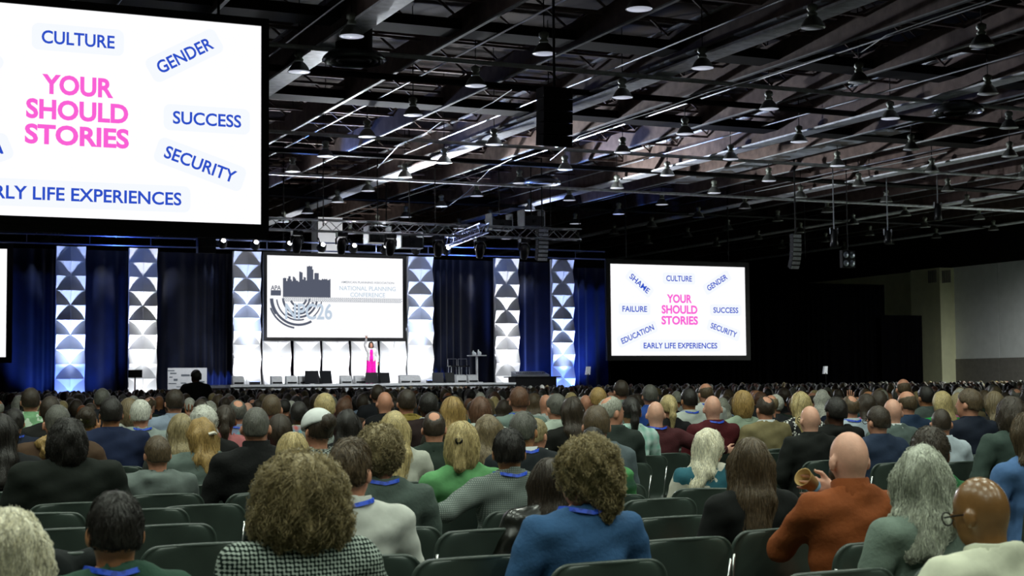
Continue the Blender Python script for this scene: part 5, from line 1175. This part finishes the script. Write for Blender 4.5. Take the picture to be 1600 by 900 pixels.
# two people near the drawing board stand out as dark silhouettes
# ------------------------------------------------------------------ the speaker on stage
def speaker():
    Pf = atY(580, 600, 57.9); top = atY(580, 534, 57.9)[2]; Ht = top - SZ; o = empty('person', (Pf[0], 57.9, SZ), R_(168)); k = Ht / 1.66; o.scale = (k, k, k)
    tag(o, 'speaker on stage in a fuchsia jumpsuit and white jacket, arm raised', 'person')
    hp = np.array([0, 0, 1.43])
    def hd(P):
        d = head_fn((P - hp).astype(np.float32), True); return smin(d, cap(P, (0, -.01, 1.28), (0, 0, 1.48), .05, .046), .02)
    def arms(P, off):
        d = smin(cap(P, (.16, 0, 1.33), (.24, .06, 1.52), .05 + off, .042 + off), cap(P, (.24, .06, 1.52), (.20, .08, 1.76), .042 + off, .03 + off), .02)
        return np.minimum(d, smin(cap(P, (-.16, 0, 1.33), (-.26, -.02, 1.08), .05 + off, .042 + off), cap(P, (-.26, -.02, 1.08), (-.25, .08, .86), .042 + off, .028 + off), .02))
    def tor(P, off): return smin(smin(ell(P, (0, 0, 1.22), (.15 + off, .105 + off, .18 + off)), ell(P, (0, 0, .98), (.165 + off, .12 + off, .17 + off)), .06), cap(P, (-.13, 0, 1.33), (.13, 0, 1.33), .055 + off, .055 + off), .05)
    def hand(w0, d):
        w0 = np.array(w0); d = np.array(d, float); lat = np.array([1., 0, 0])
        def fn(P):
            r = cap(P, w0 - d * .02, w0 + d * .07, .026, .03)
            for i in range(4): b = w0 + d * .08 + lat * (i - 1.5) * .021; r = smin(r, cap(P, b, b + d * (.07 - .008 * abs(i - 1.5)) + lat * (i - 1.5) * .01, .0095, .007), .004)
            return smin(r, cap(P, w0 + d * .03 + lat * -.025, w0 + d * .07 + lat * -.06, .012, .009), .006)
        return surface_nets(fn, w0 - .22, w0 + .22, .009)
    body = join([surface_nets(hd, (-.16, -.16, 1.22), (.16, .2, 1.7), .012), surface_nets(lambda P: smin(tor(P, -.01), arms(P, -.006), .03), (-.4, -.25, .75), (.4, .25, 1.85), .022), hand((.20, .08, 1.77), (0, .1, 1.)), hand((-.25, .08, .85), (0, .2, -1.))])
    link('body', fast_mesh('body', *body, SKIN['light']), o)
    def suit(P):
        d = tor(P, .01)
        for s in (-1, 1): d = smin(d, cap(P, (s * .085, 0, .9), (s * .11, .02, .06), .1, .105), .04)
        return np.maximum(d, -ell(P, (0, .02, 1.42), (.09, .12, .08)))
    link('jumpsuit', fast_mesh('jumpsuit', *surface_nets(suit, (-.3, -.25, -.04), (.3, .25, 1.45), .018), fb('#f01cb0')), o)
    def jk(P):
        d = smin(tor(P, .026), arms(P, .014), .03); d = np.maximum(d, -cap(P, (0, .16, 1.5), (0, .16, .7), .085, .085)); return np.maximum(np.maximum(d, .84 - P[:, 2]), -cap(P, (0, 0, 1.38), (0, .02, 1.7), .06, .09))
    link('jacket', fast_mesh('jacket', *surface_nets(jk, (-.42, -.25, .8), (.42, .26, 1.8), .018), fb('#d9dadb')), o)
    hf = hair_fn('wavybob', 3); h = link('hair', fast_mesh('hair', *surface_nets(hf[0], hf[1], hf[2], .012), hairmat(HC['dkbrown'])), o, tuple(hp))
    MB().lathe([(0, 0), (.05, 0), (.045, .06), (0, .07)], 10, c=(-.1, .08, 0)).build('shoe', LENS, o); MB().lathe([(0, 0), (.05, 0), (.045, .06), (0, .07)], 10, c=(.1, .08, 0)).build('shoe', LENS, o)
speaker()
# person on their feet among the seats, dark against the drawing board
P = atD(306, 577, 27.0); o = empty('person', (P[0], P[1], 0), R_(-10)); s = P[2] / 1.77; o.scale = (s, s, s); tag(o, 'dark standing person outlined against the white drawing board', 'person')
geo = person_geo(R_(30), 0, 0, 1.0, 1.0, False, ('lap', 'lap'), 'afro_short', 'coat', 1, 3)
up_ = empty('figure', (0, 0, 0))
for nm, m_ in (('body', SKIN['dark']), ('garment', fb('#0c0c0e'))): link(nm, fast_mesh(nm, *geo[nm], m_), o, (0, 0, .47))
h = link('hair', fast_mesh('hair', geo['hair'][0], geo['hair'][1], hairmat(HC['black'])), o); h.matrix_local = Matrix.Translation(PIV + np.array([0, 0, .47])) @ Matrix([list(map(float, r)) for r in geo['hair'][3]]).to_4x4()
def sl(P):
    d = ell(P, (0, 0, .98), (.19, .14, .14))
    for s in (-1, 1): d = smin(d, smin(cap(P, (s * .095, 0, .92), (s * .11, .01, .5), .09, .065), cap(P, (s * .11, .01, .5), (s * .12, -.01, .03), .062, .045), .03), .04)
    return d
link('trousers', fast_mesh('trousers', *surface_nets(sl, (-.3, -.2, -.04), (.3, .2, 1.15), .026), fb('#101114')), o)
bpy.data.objects.remove(up_)
settle_texts()
